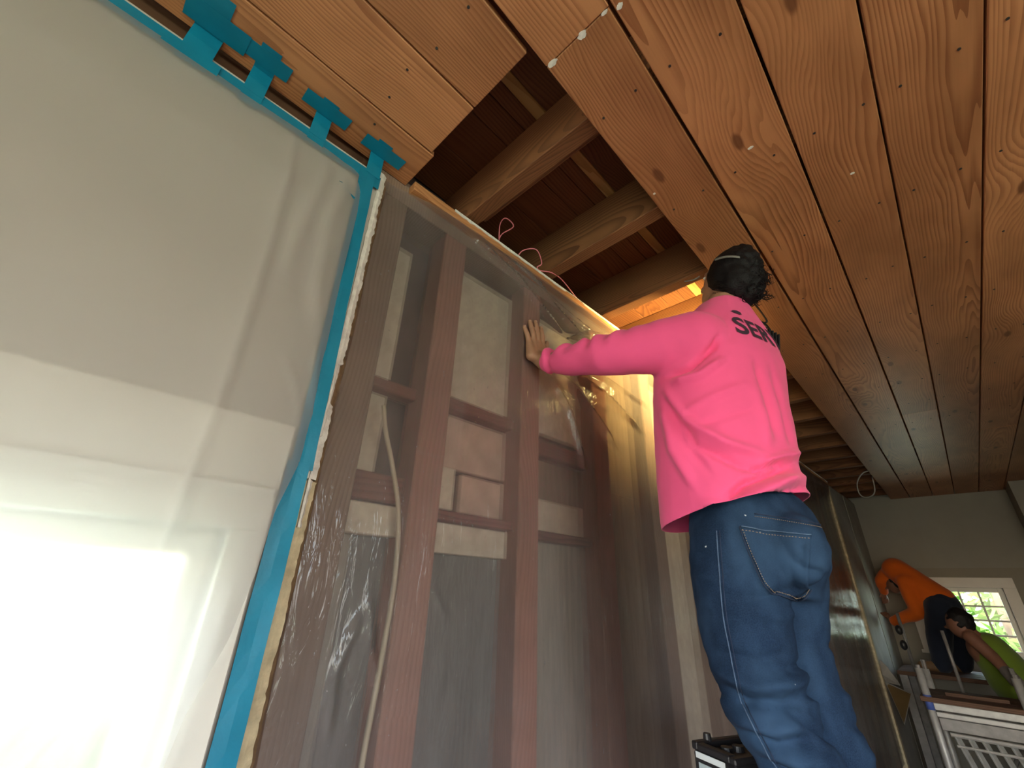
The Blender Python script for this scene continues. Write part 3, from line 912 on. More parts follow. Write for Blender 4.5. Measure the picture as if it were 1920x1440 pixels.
# dangling torn shred
bm = bmesh.new()
pp = spline([(0.040, 0.285, 2.475), (0.046, 0.265, 2.478), (0.05, 0.245, 2.492), (0.052, 0.232, 2.492)], 5)
a = [bm.verts.new(p) for p in pp]; c = [bm.verts.new(p + Vector((0.001, 0, 0.007 * (1 - i / len(pp))))) for i, p in enumerate(pp)]
for i in range(len(pp) - 1): bm.faces.new((a[i], a[i + 1], c[i + 1], c[i]))
o = thick(wall_mesh('tape_shred', bm_mesh(bm), M['tape'])); tag(o, 'thin torn shred of blue tape poking out over the milky sheet', 'tape')

# patches that fold from the wall on to the ceiling boards
def patch(yc, label, wall_len, ceil_len, cross, w=0.046, skew=0.0, wall_cross=None):
    """cross: list of (x_centre from wall, y0, y1) strips on the ceiling"""
    r = empty('tape_patch', W(0.03, yc, 2.66), WANG)
    tag(r, label, 'tape', 'blue tape patches bridging wall and ceiling')
    base = Vector((0.03, yc, 2.66))
    zc = ZT - 0.0012 - 2.66
    def part(name, quads):
        vs_ = []; fs = []
        for q in quads:
            k = len(vs_)
            vs_ += [Vector(p) - base * 0 for p in q]
            fs.append(tuple(range(k, k + len(q))))
        o = link_mesh(name, pyd(vs_, fs), M['tape'], r, True)
        thick(o, 0.0006)
        return o
    a, b_ = -w / 2, w / 2
    zl = 2.61 - 2.66
    part('wall_strip', [((0.004, a, zl - wall_len), (0.004, b_, zl - wall_len + 0.004), (0.004, b_, zl), (0.004, a, zl))] +
         ([((0.0055, wall_cross[0], zl - 0.034), (0.0055, wall_cross[1], zl - 0.030), (0.0055, wall_cross[1], zl + 0.008), (0.0055, wall_cross[0], zl + 0.008))] if wall_cross else []))
    part('fold', [((0.0045, a, zl), (0.0045, b_, zl), (0.006, b_ + skew * .5, zl + 0.045), (0.006, a + skew * .5, zl + 0.045)),
                  ((0.006, a + skew * .5, zl + 0.045), (0.006, b_ + skew * .5, zl + 0.045), (0.004, b_ + skew, zc), (0.004, a + skew, zc))])
    part('ceiling_strip', [((0.004, a + skew, zc), (0.004, b_ + skew, zc), (ceil_len, b_ + skew, zc), (ceil_len, a + skew, zc))])
    for i, (xc, y0, y1) in enumerate(cross):
        part('cross_strip', [((xc - w / 2, y0, zc - 0.0012 - i * 0.001), (xc - w / 2, y1, zc - 0.0012 - i * 0.001), (xc + w / 2, y1 + 0.003, zc - 0.0012 - i * 0.001), (xc + w / 2, y0 + 0.002, zc - 0.0012 - i * 0.001))])
    return r
patch(-0.135, 'largest blue tape patch, of several overlapped strips, at the upper left', 0.045, 0.10, [(0.085, -0.12, 0.03), (0.040, -0.055, 0.075)], w=0.060, wall_cross=(-0.06, 0.05))
patch(-0.012, 'cross shaped blue tape patch, second from the upper left', 0.05, 0.080, [(0.044, -0.072, 0.052)])
patch(0.150, 'blue tape patch in the middle of the three nearest the wall corner', 0.038, 0.060, [(0.030, -0.065, 0.060)], w=0.044)
patch(0.318, 'blue tape patch nearest the broken plaster corner', 0.005, 0.060, [(0.028, -0.058, 0.072)], w=0.044)

# ================================================================== WIRES
cable = tube('electrical_cable', [W(-0.012, *p) for p in ((0.505, 1.93), (0.522, 1.865), (0.556, 1.782), (0.594, 1.667), (0.610, 1.521), (0.607, 1.388), (0.600, 1.268), (0.594, 1.16), (0.59, 0.9), (0.59, 0.4))], 0.0062, M['cable'], n=6)
tag(cable, 'flat beige electrical cable running down behind the clear sheet', 'cable')
o = tube('wire', [(-0.938, 0.835, 2.715), (-0.925, 0.84, 2.75), (-0.875, 0.852, 2.765), (-0.875, 0.81, 2.775), (-0.90, 0.805, 2.76), (-0.93, 0.83, 2.72)], 0.0022, M['pinkwire'], n=6, seg=6)
tag(o, 'short looped end of pink wire in the nearest open joist bay', 'wire', 'pink wires in the joist bays')
o = tube('wire', [(-0.945, 0.945, 2.715), (-0.925, 0.965, 2.755), (-0.895, 1.01, 2.77), (-0.905, 1.055, 2.735), (-0.925, 1.05, 2.722), (-0.928, 1.07, 2.718), (-0.905, 1.12, 2.725), (-0.903, 1.19, 2.728), (-0.925, 1.33, 2.718), (-0.935, 1.45, 2.714), (-0.94, 1.62, 2.714)], 0.0024, M['pinkwire'], n=6, seg=6)
tag(o, 'long pink wire curling over the ledger toward the man in pink', 'wire', 'pink wires in the joist bays')
o = tube('wire', [(-0.37, 5.62, 2.724), (-0.46, 5.64, 2.71), (-0.55, 5.85, 2.66), (-0.585, 6.1, 2.60), (-0.56, 6.15, 2.56), (-0.50, 6.1, 2.55), (-0.455, 6.05, 2.57), (-0.43, 6.0, 2.62), (-0.42, 6.0, 2.74)], 0.006, M['whitewire'], n=6, seg=6)
tag(o, 'loose white wire loop hanging from the far joists', 'wire')

# ================================================================== THE MAN IN PINK
EX = Vector((0.9718, 0.2358, 0)); EN = Vector((-0.2358, 0.9718, 0)); PC = Vector((-0.33, 1.36, 0))
def PM(s, dn, z): return PC + EX * s + EN * dn + Vector((0, 0, z))
FC = EX * -0.817 + EN * 0.577      # the way he faces (towards the wall)
LF = EX * -0.577 + EN * -0.817     # his left
UP = Vector((0, 0, 1))
DV = 1.399
def plane_sz(V):
    """(s, z) of points seen against the plane through his middle"""
    q = V - np.array(PC)
    s = q @ np.array(EX); dn = q @ np.array(EN)
    k = DV / (DV + dn)
    return np.column_stack([s * k, 1.5 + (V[:, 2] - 1.5) * k]), dn
man = empty('person', PM(0.0, 0.0, 0.80))
tag(man, 'man in pink long-sleeved shirt and jeans pressing his hand on the plastic sheet', 'person')

def ring(s, dn, z, a, b, n=40, p=2.3, tilt=0.0):
    out = []
    for k in range(n):
        t = 2 * PI * k / n
        c, q = math.cos(t), math.sin(t)
        c = math.copysign(abs(c) ** (2 / p), c); q = math.copysign(abs(q) ** (2 / p), q)
        out.append(PM(s, dn, z) + FC * (a * c) + LF * (b * q) + UP * (tilt * a * c))
    return out

# joints
SH_L = PM(-0.125, -0.135, 2.225); EL_L = Vector((-0.655, 1.085, 2.215)); WR_L = W(0.062, 1.062, 2.262)
SH_R = PM(0.02, 0.16, 2.25); EL_R = PM(0.02, 0.38, 2.10); WR_R = PM(-0.17, 0.32, 2.17)
HEAD = PM(0.028, 0.005, 2.505)
FD = (FC * 0.86 + UP * 0.5).normalized(); HU = (UP * 0.86 - FC * 0.5).normalized()
LEGL = [(-0.100, -0.080, 1.62, 0.112), (-0.110, -0.080, 1.53, 0.112), (-0.113, -0.080, 1.42, 0.104), (-0.100, -0.080, 1.30, 0.094), (-0.045, -0.075, 1.16, 0.080), (0.005, -0.06, 1.0, 0.072), (0.02, -0.045, 0.885, 0.066)]
LEGR = [(-0.010, 0.085, 1.60, 0.112), (-0.028, 0.085, 1.50, 0.108), (-0.038, 0.085, 1.42, 0.102), (-0.034, 0.085, 1.31, 0.096), (0.006, 0.085, 1.18, 0.086), (0.035, 0.095, 1.0, 0.073), (0.045, 0.11, 0.885, 0.066)]

# body: one continuous skin
bm = bmesh.new()
ell_into(bm, HEAD, (FD, LF, HU), (0.093, 0.073, 0.112))
ell_into(bm, HEAD + FD * 0.028 - HU * 0.055, (FD, LF, HU), (0.062, 0.055, 0.062))      # jaw
cone_into(bm, HEAD + FD * 0.092 + HU * 0.005, 0.010, HEAD + FD * 0.108 - HU * 0.025, 0.015)  # nose
for sgn in (1, -1):
    ell_into(bm, HEAD - FD * 0.005 + LF * sgn * 0.066 - HU * 0.005, (FD, LF, HU), (0.020, 0.010, 0.032))
    cone_into(bm, HEAD + FD * 0.080 + LF * sgn * 0.030 + HU * 0.022, 0.012, HEAD + FD * 0.083 + LF * sgn * 0.012 + HU * 0.024, 0.011)
chain_into(bm, [(HEAD - HU * 0.05 - FD * 0.015, 0.058), (PM(-0.005, 0, 2.40), 0.062), (PM(-0.02, 0, 2.30), 0.08)])
loft_into(bm, [ring(-0.06, 0, 1.60, 0.12, 0.16), ring(-0.08, 0, 1.80, 0.095, 0.13), ring(-0.06, 0, 2.05, 0.12, 0.17), ring(-0.05, 0, 2.22, 0.10, 0.15), ring(-0.03, 0, 2.32, 0.06, 0.08)])
chain_into(bm, [(SH_L, 0.06), (EL_L, 0.045), (WR_L, 0.030)])
chain_into(bm, [(SH_R, 0.06), (EL_R, 0.045), (WR_R, 0.030)])
for leg in (LEGL, LEGR):
    chain_into(bm, [(PM(s, d, z), r * 0.58) for s, d, z, r in leg])
# left hand flat on the sheet
PALM = [W(0.040, 1.060, 2.285), W(0.024, 1.065, 2.325)]
cone_into(bm, WR_L, 0.029, PALM[0], 0.028)
kn = {'pinky': (1.026, 2.345), 'ring': (1.051, 2.358), 'middle': (1.076, 2.366), 'index': (1.101, 2.362)}
tips = {'pinky': (1.004, 2.412), 'ring': (1.035, 2.450), 'middle': (1.066, 2.463), 'index': (1.099, 2.450)}
for k in kn:
    y, z = kn[k]
    cone_into(bm, W(0.034, 1.048 + (y - 1.063) * 0.6, 2.285), 0.021, W(0.021, y, z), 0.0138)
    ty, tz = tips[k]
    my, mz = y + (ty - y) * 0.5, z + (tz - z) * 0.5
    r0 = 0.0110 if k != 'pinky' else 0.0096
    chain_into(bm, [(W(0.021, y, z), 0.0115), (W(0.0205, my, mz), r0 + 0.0006), (W(0.0135, ty, tz), r0 - 0.0015)])
cone_into(bm, W(0.036, 1.085, 2.290), 0.020, W(0.024, 1.112, 2.335), 0.014)
chain_into(bm, [(W(0.024, 1.112, 2.335), 0.013), (W(0.018, 1.128, 2.372), 0.0105), (W(0.014, 1.135, 2.400), 0.0088)])
# right hand, lightly curled in front of his chest
hr = (WR_R - EL_R).normalized(); hs = hr.cross(UP).normalized()
cone_into(bm, WR_R, 0.028, WR_R + hr * 0.07, 0.030)
for i in range(4):
    b0 = WR_R + hr * 0.085 + hs * (0.0) + UP * (0.030 - 0.02 * i)
    chain_into(bm, [(b0, 0.011), (b0 + hr * 0.035 + hs * 0.01, 0.0095), (b0 + hr * 0.045 + hs * 0.04, 0.008)])
chain_into(bm, [(WR_R + hr * 0.03 + UP * 0.03, 0.013), (WR_R + hr * 0.06 + UP * 0.055 + hs * 0.01, 0.011), (WR_R + hr * 0.08 + UP * 0.06 + hs * 0.03, 0.009)])
body_me = fuse(bm, 0.0052, 3, 0.5)
body = link_mesh('body', body_me, M['skin'], man, smooth=True)
tag(body, 'tan skin of neck and hand')
for k in tips:
    ty, tz = tips[k]; y, z = kn[k]
    d = Vector((0, ty - y, tz - z)).normalized()
    bm = bmesh.new()
    c = Vector((0.0205, ty, tz)) - d * 0.001
    ell_into(bm, W(*c), ((WM.to_3x3() @ d), WM.to_3x3() @ Vector((0, d.z, -d.y)), WM.to_3x3() @ Vector((1, 0, 0))), (0.0062, 0.0050, 0.0016), 2)
    link_mesh('fingernail', bm_mesh(bm), M['nailskin'], man, smooth=True)
for sgn in (1, -1):
    bm = bmesh.new(); ell_into(bm, HEAD + FD * 0.079 + LF * sgn * 0.030 + HU * 0.008, (FD, LF, HU), (0.012, 0.014, 0.009), 2)
    link_mesh('eye', bm_mesh(bm), M['eye'], man, smooth=True)
bm = bmesh.new(); ell_into(bm, HEAD + FD * 0.088 - HU * 0.055, (FD, LF, HU), (0.008, 0.024, 0.007), 2)
link_mesh('mouth', bm_mesh(bm), M['lip'], man, smooth=True)

# shirt
bm = bmesh.new()
loft_into(bm, [ring(-0.096, 0, 1.60, 0.178, 0.195), ring(-0.096, 0, 1.70, 0.178, 0.198), ring(-0.094, 0, 1.76, 0.178, 0.200), ring(-0.098, 0, 1.83, 0.165, 0.200), ring(-0.088, 0, 1.93, 0.168, 0.205),
               ring(-0.078, 0, 2.06, 0.168, 0.21), ring(-0.066, 0, 2.16, 0.165, 0.21), ring(-0.046, 0, 2.24, 0.135, 0.195), ring(-0.030, 0, 2.31, 0.105, 0.15),
               ring(-0.020, 0, 2.36, 0.085, 0.11), ring(-0.012, 0, 2.405, 0.070, 0.076)])
chain_into(bm, [(SH_L + Vector((0.02, 0, -0.01)), 0.100), (SH_L * 0.6 + EL_L * 0.4 + Vector((0, 0, -0.006)), 0.083), (EL_L, 0.071), (EL_L * 0.5 + WR_L * 0.5 + Vector((0, 0, -0.004)), 0.058), (WR_L * 0.93 + EL_L * 0.07, 0.041)])
chain_into(bm, [(SH_R, 0.098), (EL_R, 0.075), (WR_R * 0.9 + EL_R * 0.1, 0.048)])
me = fuse(bm, 0.007, 9, 0.5)
# cut the hem (rises towards his back), open the neck and the cuffs
bm = bmesh.new(); bm.from_mesh(me)
hp = PM(-0.29, 0, 1.672); hb = PM(0.10, 0, 1.762)
hd = (hb - hp).normalized(); hn = EN.cross(hd) * -1
if hn.z < 0: hn = -hn
bmesh.ops.bisect_plane(bm, geom=bm.verts[:] + bm.edges[:] + bm.faces[:], plane_co=hp, plane_no=hn, clear_inner=True)
ad = (WR_L - EL_L).normalized()
g = [f for f in bm.faces if (f.calc_center_median() - (WR_L - ad * 0.012)).length < 0.085]
ge = list({e for f in g for e in f.edges}); gv = list({v for f in g for v in f.verts})
bmesh.ops.bisect_plane(bm, geom=gv + ge + g, plane_co=WR_L - ad * 0.004, plane_no=ad, clear_outer=True)
g = [f for f in bm.faces if f.calc_center_median().z > 2.33]
ge = list({e for f in g for e in f.edges}); gv = list({v for f in g for v in f.verts})
ncut = (UP * 0.9 + FC * 0.35).normalized()
bmesh.ops.bisect_plane(bm, geom=gv + ge + g, plane_co=PM(-0.01, 0, 2.418), plane_no=ncut, clear_outer=True)
bm.to_mesh(me); bm.free()
V = get_v(me); N = get_n(me)
Q, dn = plane_sz(V)
d = np.zeros(len(V))
near = np.clip((0.10 - dn) / 0.1, 0, 1)
for line, h, w in (
    ([(-0.250, 2.165), (-0.190, 2.02), (-0.09, 1.93), (0.03, 1.86)], 0.010, 0.016), ([(-0.235, 2.12), (-0.17, 1.93), (-0.05, 1.85), (0.04, 1.83)], -0.008, 0.012),
    ([(-0.252, 2.10), (-0.235, 1.92), (-0.18, 1.78)], 0.007, 0.015), ([(-0.245, 2.14), (-0.205, 1.95), (-0.13, 1.82)], -0.005, 0.011),
    ([(-0.24, 2.18), (-0.15, 2.20), (-0.06, 2.26), (-0.03, 2.31)], -0.011, 0.010), ([(-0.22, 2.155), (-0.12, 2.165), (-0.03, 2.215)], 0.009, 0.014),
    ([(0.085, 1.845), (0.03, 1.825), (-0.05, 1.80), (-0.12, 1.75)], -0.015, 0.010), ([(0.105, 1.805), (0.04, 1.795), (-0.04, 1.765), (-0.14, 1.715)], 0.013, 0.012),
    ([(0.10, 1.875), (0.04, 1.868), (-0.01, 1.845)], 0.010, 0.010), ([(0.06, 1.852), (0.02, 1.845), (-0.03, 1.835)], -0.012, 0.007),
    ([(0.10, 1.775), (0.05, 1.772), (-0.01, 1.745)], -0.010, 0.008), ([(-0.20, 1.76), (-0.08, 1.735), (0.03, 1.755)], 0.005, 0.010),
    ([(0.045, 2.20), (0.055, 2.05), (0.05, 1.90)], -0.006, 0.010), ([(0.085, 2.16), (0.088, 2.0), (0.08, 1.88)], -0.005, 0.008), ([(0.02, 2.12), (0.03, 1.98), (0.02, 1.88)], 0.004, 0.014),
    ([(-0.20, 2.04), (-0.10, 2.08), (0.02, 2.11)], 0.004, 0.014), ([(-0.18, 1.98), (-0.06, 2.01), (0.03, 2.03)], -0.003, 0.012)):
    d += 2.1 * h * seg_ridge(Q, line, w) * near
d += 0.0065 * fnoise(V, (9, 9, 6), 2.0) + 0.0016 * fnoise(V, (26, 26, 18), 5.0)
# sleeve wrinkles run around the arm
ax = np.array(ad)
t = (V - np.array(EL_L)) @ ax
onarm = np.exp(-((V - np.array(EL_L)) - t[:, None] * ax)[:, 2] ** 2 / 0.02) * (t > -0.23) * (np.linalg.norm(V - np.array(EL_L) - t[:, None] * ax, axis=1) < 0.12)
upw = np.clip(N[:, 2] * 1.2 + 0.3, 0, 1)
d += onarm * (0.0075 * np.sin(t * 95 + 3.0 * fnoise(V, (14, 14, 14), 9.0)) * upw * np.clip((t + 0.2) * 4, 0, 1))
d += onarm * 0.006 * np.exp(-((t - 0.222) / 0.008) ** 2) - onarm * 0.006 * np.exp(-((t - 0.202) / 0.007) ** 2)
V = V + N * d[:, None]
set_v(me, V)
shirt_bvh = bvh_of(me)
shirt_hit_me = me
shirt = link_mesh('shirt', me.copy(), M['pink'], man, smooth=True)
m_ = shirt.modifiers.new('thickness', 'SOLIDIFY'); m_.thickness = 0.0022; m_.offset = -1.0
tag(shirt, 'pink cotton long-sleeved shirt')
EYE = Vector((0, 0, 1.5))
def cast(bvh, s, z, lift=0.001):
    P = PM(s, 0, z)
    r = bvh.ray_cast(EYE, (P - EYE).normalized())
    if r[0] is None: return None
    return r[0] + r[1] * lift if r[1].dot(P - EYE) < 0 else r[0] - r[1] * lift
# lettering on the back
RTB = -LF
def text_mesh(body_, size):
    cu = bpy.data.curves.new('t', 'FONT'); cu.body = body_; cu.size = size; cu.offset = size * 0.022; cu.space_character = 1.05
    cu.resolution_u = 4
    o = bpy.data.objects.new('t', cu); COL.objects.link(o)
    dg = bpy.context.evaluated_depsgraph_get(); dg.update()
    me = bpy.data.meshes.new_from_object(o.evaluated_get(dg))
    bpy.data.objects.remove(o)
    bm = bmesh.new(); bm.from_mesh(me)
    bmesh.ops.subdivide_edges(bm, edges=[e for e in bm.edges if e.calc_length() > 0.012], cuts=3)
    bmesh.ops.triangulate(bm, faces=bm.faces)
    bm.to_mesh(me); bm.free()
    return me
AXC = PM(-0.068, 0, 0)
def wrap(u, z, lift=0.0024):
    th = math.radians(37) + u / 0.18
    dr = EX * math.sin(th) - EN * math.cos(th)
    r = shirt_bvh.ray_cast(AXC + UP * z + dr * 0.6, -dr)
    return r[0] + dr * lift if r[0] is not None else AXC + UP * z + dr * 0.18
def letter(name, me):
    for v in me.vertices: v.co = wrap(v.co.x, v.co.y)
    return link_mesh(name, me, M['ink'], shirt)
me = text_mesh('SERVPRO', 0.100)
for v in me.vertices: v.co = Vector((v.co.x * 1.12 - 0.030, v.co.y + 2.207, 0))
letter('lettering', me)
bm = bmesh.new()
vv = [bm.verts.new((0.018 + 0.022 * math.cos(k * PI / 5) * (1 + 0.3 * (k % 2)), 2.308 + 0.010 * math.sin(k * PI / 5) * (1 - 0.2 * (k % 2)), 0)) for k in range(10)]
bm.faces.new(vv)
bmesh.ops.triangulate(bm, faces=bm.faces)
letter('emblem', bm_mesh(bm))

# jeans
bm = bmesh.new()
loft_into(bm, [ring(-0.055, 0, 1.50, 0.10, 0.15), ring(-0.055, 0, 1.58, 0.142, 0.178), ring(-0.055, 0, 1.66, 0.142, 0.178), ring(-0.060, 0, 1.73, 0.128, 0.160), ring(-0.075, 0, 1.79, 0.100, 0.135)])
for leg in (LEGL, LEGR):
    chain_into(bm, [(PM(s, dq, z), r) for s, dq, z, r in leg])
ell_into(bm, PM(0.030, -0.095, 1.615), (EX, EN, UP), (0.075, 0.075, 0.085))
ell_into(bm, PM(0.035, 0.05, 1.615), (EX, EN, UP), (0.065, 0.08, 0.085))
jme = fuse(bm, 0.0085, 5, 0.5)
V = get_v(jme); N = get_n(jme)
Q, dn = plane_sz(V)
d = np.zeros(len(V))
near = np.clip((0.02 - dn) / 0.06, 0, 1)
for line, h, w in (
    ([(-0.22, 1.305), (-0.15, 1.27), (-0.06, 1.275), (0.0, 1.31)], -0.016, 0.012), ([(-0.21, 1.335), (-0.12, 1.305), (-0.03, 1.325), (0.01, 1.36)], 0.012, 0.014),
    ([(-0.20, 1.375), (-0.10, 1.36), (-0.02, 1.385)], -0.008, 0.012), ([(-0.19, 1.24), (-0.10, 1.222), (-0.02, 1.25)], 0.012, 0.014),
    ([(-0.18, 1.215), (-0.09, 1.195), (0.0, 1.225)], -0.010, 0.010), ([(-0.14, 1.185), (-0.06, 1.165), (0.02, 1.19)], 0.008, 0.012),
    ([(-0.13, 1.50), (-0.05, 1.505), (0.012, 1.535)], -0.008, 0.010), ([(-0.10, 1.47), (-0.03, 1.46), (0.01, 1.48)], 0.005, 0.012),
    ([(0.0, 1.66), (0.02, 1.60), (0.012, 1.52), (0.005, 1.40)], -0.006, 0.010), ([(-0.23, 1.56), (-0.17, 1.545), (-0.12, 1.52)], 0.005, 0.010),
    ([(-0.22, 1.62), (-0.15, 1.58), (-0.08, 1.57)], -0.004, 0.010), ([(0.02, 1.60), (0.05, 1.57), (0.09, 1.56)], -0.007, 0.008), ([(-0.215, 1.285), (-0.17, 1.262), (-0.11, 1.262)], -0.010, 0.006), ([(-0.05, 1.345), (-0.01, 1.36), (0.015, 1.395)], -0.010, 0.007), ([(-0.16, 1.165), (-0.08, 1.148), (0.0, 1.165)], -0.009, 0.008), ([(-0.05, 1.30), (0.0, 1.285), (0.03, 1.255)], 0.010, 0.010), ([(-0.06, 1.26), (0.0, 1.235), (0.04, 1.21)], -0.009, 0.007), ([(-0.235, 1.47), (-0.18, 1.455), (-0.12, 1.46)], -0.004, 0.007), ([(0.055, 1.65), (0.045, 1.60), (0.03, 1.55)], -0.006, 0.007)):
    d += 1.5 * h * seg_ridge(Q, line, w) * near
far = np.clip((dn - 0.0) / 0.05, 0, 1)
for line, h, w in (([(0.0, 1.42), (0.04, 1.40), (0.075, 1.41)], -0.008, 0.010), ([(0.0, 1.33), (0.04, 1.30), (0.075, 1.31)], 0.010, 0.012), ([(0.0, 1.28), (0.05, 1.25), (0.09, 1.26)], -0.010, 0.010), ([(0.0, 1.22), (0.05, 1.20), (0.10, 1.21)], 0.008, 0.012)):
    d += h * seg_ridge(Q, line, w) * far
d += 0.007 * fnoise(V, (10, 10, 9), 4.0) + 0.0032 * fnoise(V, (24, 24, 34), 7.0)
V = V + N * d[:, None]
set_v(jme, V)
jbvh = bvh_of(jme)
jeans = link_mesh('jeans', jme.copy(), M['denim'], man, smooth=True)
tag(jeans, 'faded blue denim jeans')
def on_jeans(name, pts, r, mat, parent=jeans, n=8, dash=False):
    P = [Vector((p[0], 0, p[1])) for p in pts]
    C = [cast(jbvh, q.x, q.z, 0.0012) for q in spline(P, n)]
    C = [c for c in C if c is not None]
    if len(C) < 2: return
    bm = bmesh.new()
    if dash:
        for i in range(0, len(C) - 1, 2): tube_into(bm, [C[i], C[i].lerp(C[i + 1], 0.999)], r, 5)
    else:
        tube_into(bm, C, r, 6)
    bmesh.ops.recalc_face_normals(bm, faces=bm.faces)
    o = link_mesh(name, bm_mesh(bm), mat, parent, smooth=True)
    if dash: o['kind'] = 'stuff'
    return o
SEAM = [(-0.148, 1.672), (-0.157, 1.580), (-0.166, 1.465), (-0.164, 1.378), (-0.160, 1.293), (-0.150, 1.253), (-0.118, 1.175), (-0.100, 1.14), (-0.06, 1.0)]
on_jeans('side_seam', SEAM, 0.0013, M['seam'], n=14)
on_jeans('side_seam', [(a + 0.008, b_) for a, b_ in SEAM], 0.0012, M['seam_dark'], n=14)
on_jeans('yoke_seam', [(-0.045, 1.714), (0.02, 1.700), (0.085, 1.684), (0.105, 1.678)], 0.0016, M['seam_dark'], n=14)
on_jeans('yoke_stitching', [(-0.045, 1.707), (0.02, 1.693), (0.085, 1.677), (0.102, 1.672)], 0.0009, M['stitch'], n=30, dash=True)
# back pocket: a patch lying on the cloth with its stitching
PK = [(-0.088, 1.680), (0.000, 1.664), (0.074, 1.655), (0.055, 1.580), (0.026, 1.514), (-0.024, 1.512), (-0.052, 1.528), (-0.073, 1.610)]
bm = bmesh.new()
gu, gv_ = 16, 18
grid = []
for i in range(gu + 1):
    row = []
    for j in range(gv_ + 1):
        u, v = i / gu, j / gv_
        top_ = np.array((-0.088, 1.681)) * (1 - u) + np.array((0.074, 1.655)) * u + np.array((0, -0.004)) * math.sin(PI * u)
        bot_ = np.array((-0.056, 1.532)) * (1 - u) + np.array((0.038, 1.528)) * u + np.array((0, -0.024)) * math.sin(PI * u)
        q = top_ * (1 - v) + bot_ * v
        c = cast(jbvh, q[0], q[1], 0.0035)
        row.append(bm.verts.new(c) if c is not None else None)
    grid.append(row)
for i in range(gu):
    for j in range(gv_):
        f = (grid[i][j], grid[i][j + 1], grid[i + 1][j + 1], grid[i + 1][j])
        if all(f): bm.faces.new(f)
bmesh.ops.recalc_face_normals(bm, faces=bm.faces)
pk = link_mesh('back_pocket', bm_mesh(bm), M['denim'], jeans, smooth=True)
m_ = pk.modifiers.new('thickness', 'SOLIDIFY'); m_.thickness = 0.003; m_.offset = 0
def pk_line(name, pts, r, mat, dash=True):
    P = [Vector((p[0], 0, p[1])) for p in pts]
    C = [cast(jbvh, q.x, q.z, 0.0058) for q in spline(P, 22)]
    C = [c for c in C if c is not None]
    bm = bmesh.new()
    if dash:
        for i in range(0, len(C) - 1, 2): tube_into(bm, [C[i], C[i + 1]], r, 5)
    else: tube_into(bm, C, r, 6)
    bmesh.ops.recalc_face_normals(bm, faces=bm.faces)
    o = link_mesh(name, bm_mesh(bm), mat, jeans)
    if dash: o['kind'] = 'stuff'
pk_line('pocket_hem_stitching', [(-0.085, 1.670), (0.0, 1.655), (0.070, 1.645)], 0.0009, M['stitch'])
pk_line('pocket_hem_stitching', [(-0.085, 1.679), (0.0, 1.664), (0.072, 1.654)], 0.0012, M['seam'], False)
pk_line('pocket_side_stitching', [(-0.083, 1.672), (-0.070, 1.600), (-0.052, 1.535), (-0.02, 1.512), (0.02, 1.512), (0.038, 1.53)], 0.0010, M['stitch'])
pk_line('pocket_side_seam', [(-0.089, 1.678), (-0.076, 1.600), (-0.058, 1.532), (-0.022, 1.506), (0.02, 1.506), (0.042, 1.527)], 0.0015, M['seam_dark'], False)
# shoes
for (leg) in (LEGL, LEGR):
    s, dq, z, r = leg[-1]
    A_ = PM(s, dq, 0.84)
    bm = bmesh.new()
    chain_into(bm, [(A_ + UP * 0.035, 0.05), (A_ + FC * 0.02, 0.045), (A_ + FC * 0.10 - UP * 0.005, 0.042), (A_ + FC * 0.175 - UP * 0.008, 0.036)])
    cone_into(bm, A_ - FC * 0.035 - UP * 0.002, 0.04, A_, 0.043)
    me = fuse(bm, 0.008, 4)
    V = get_v(me); V[:, 2] = np.maximum(V[:, 2], 0.804); set_v(me, V)
    link_mesh('shoe', me, M['boot'], man, smooth=True)

# hair: a close cap and loose curls at the back
bm = bmesh.new()
ell_into(bm, HEAD - FD * 0.014 + HU * 0.014, (FD, LF, HU), (0.096, 0.083, 0.109))
ell_into(bm, HEAD - FD * 0.055 - HU * 0.012, (FD, LF, HU), (0.066, 0.078, 0.085))
hb_ = PM(0.085, -0.01, 2.475)
ell_into(bm, hb_, (EX, EN, UP), (0.052, 0.055, 0.05))
ell_into(bm, PM(0.065, -0.01, 2.43), (EX, EN, UP), (0.045, 0.05, 0.045))
hme = fuse(bm, 0.007, 5)
V = get_v(hme); N = get_n(hme)
amt = np.clip(((V - np.array(HEAD)) @ np.array(EX)) / 0.09, 0, 1)
d = (0.002 + 0.009 * amt) * fnoise(V, (38, 38, 38), 3.0) + (0.001 + 0.005 * amt) * fnoise(V, (85, 85, 85), 9.0)
face_side = np.clip(((V - np.array(HEAD)) @ np.array(FD) - 0.045) / 0.02, 0, 1) * np.clip((0.055 - (V - np.array(HEAD)) @ np.array(HU)) / 0.02, 0, 1)
V = V + N * d[:, None] - N * (0.03 * face_side)[:, None]
set_v(hme, V)
hbvh = bvh_of(hme)
hair = link_mesh('hair', hme.copy(), M['hair'], man, smooth=True)
tag(hair, 'black curly hair')
bm = bmesh.new()
rr = random.Random(3)
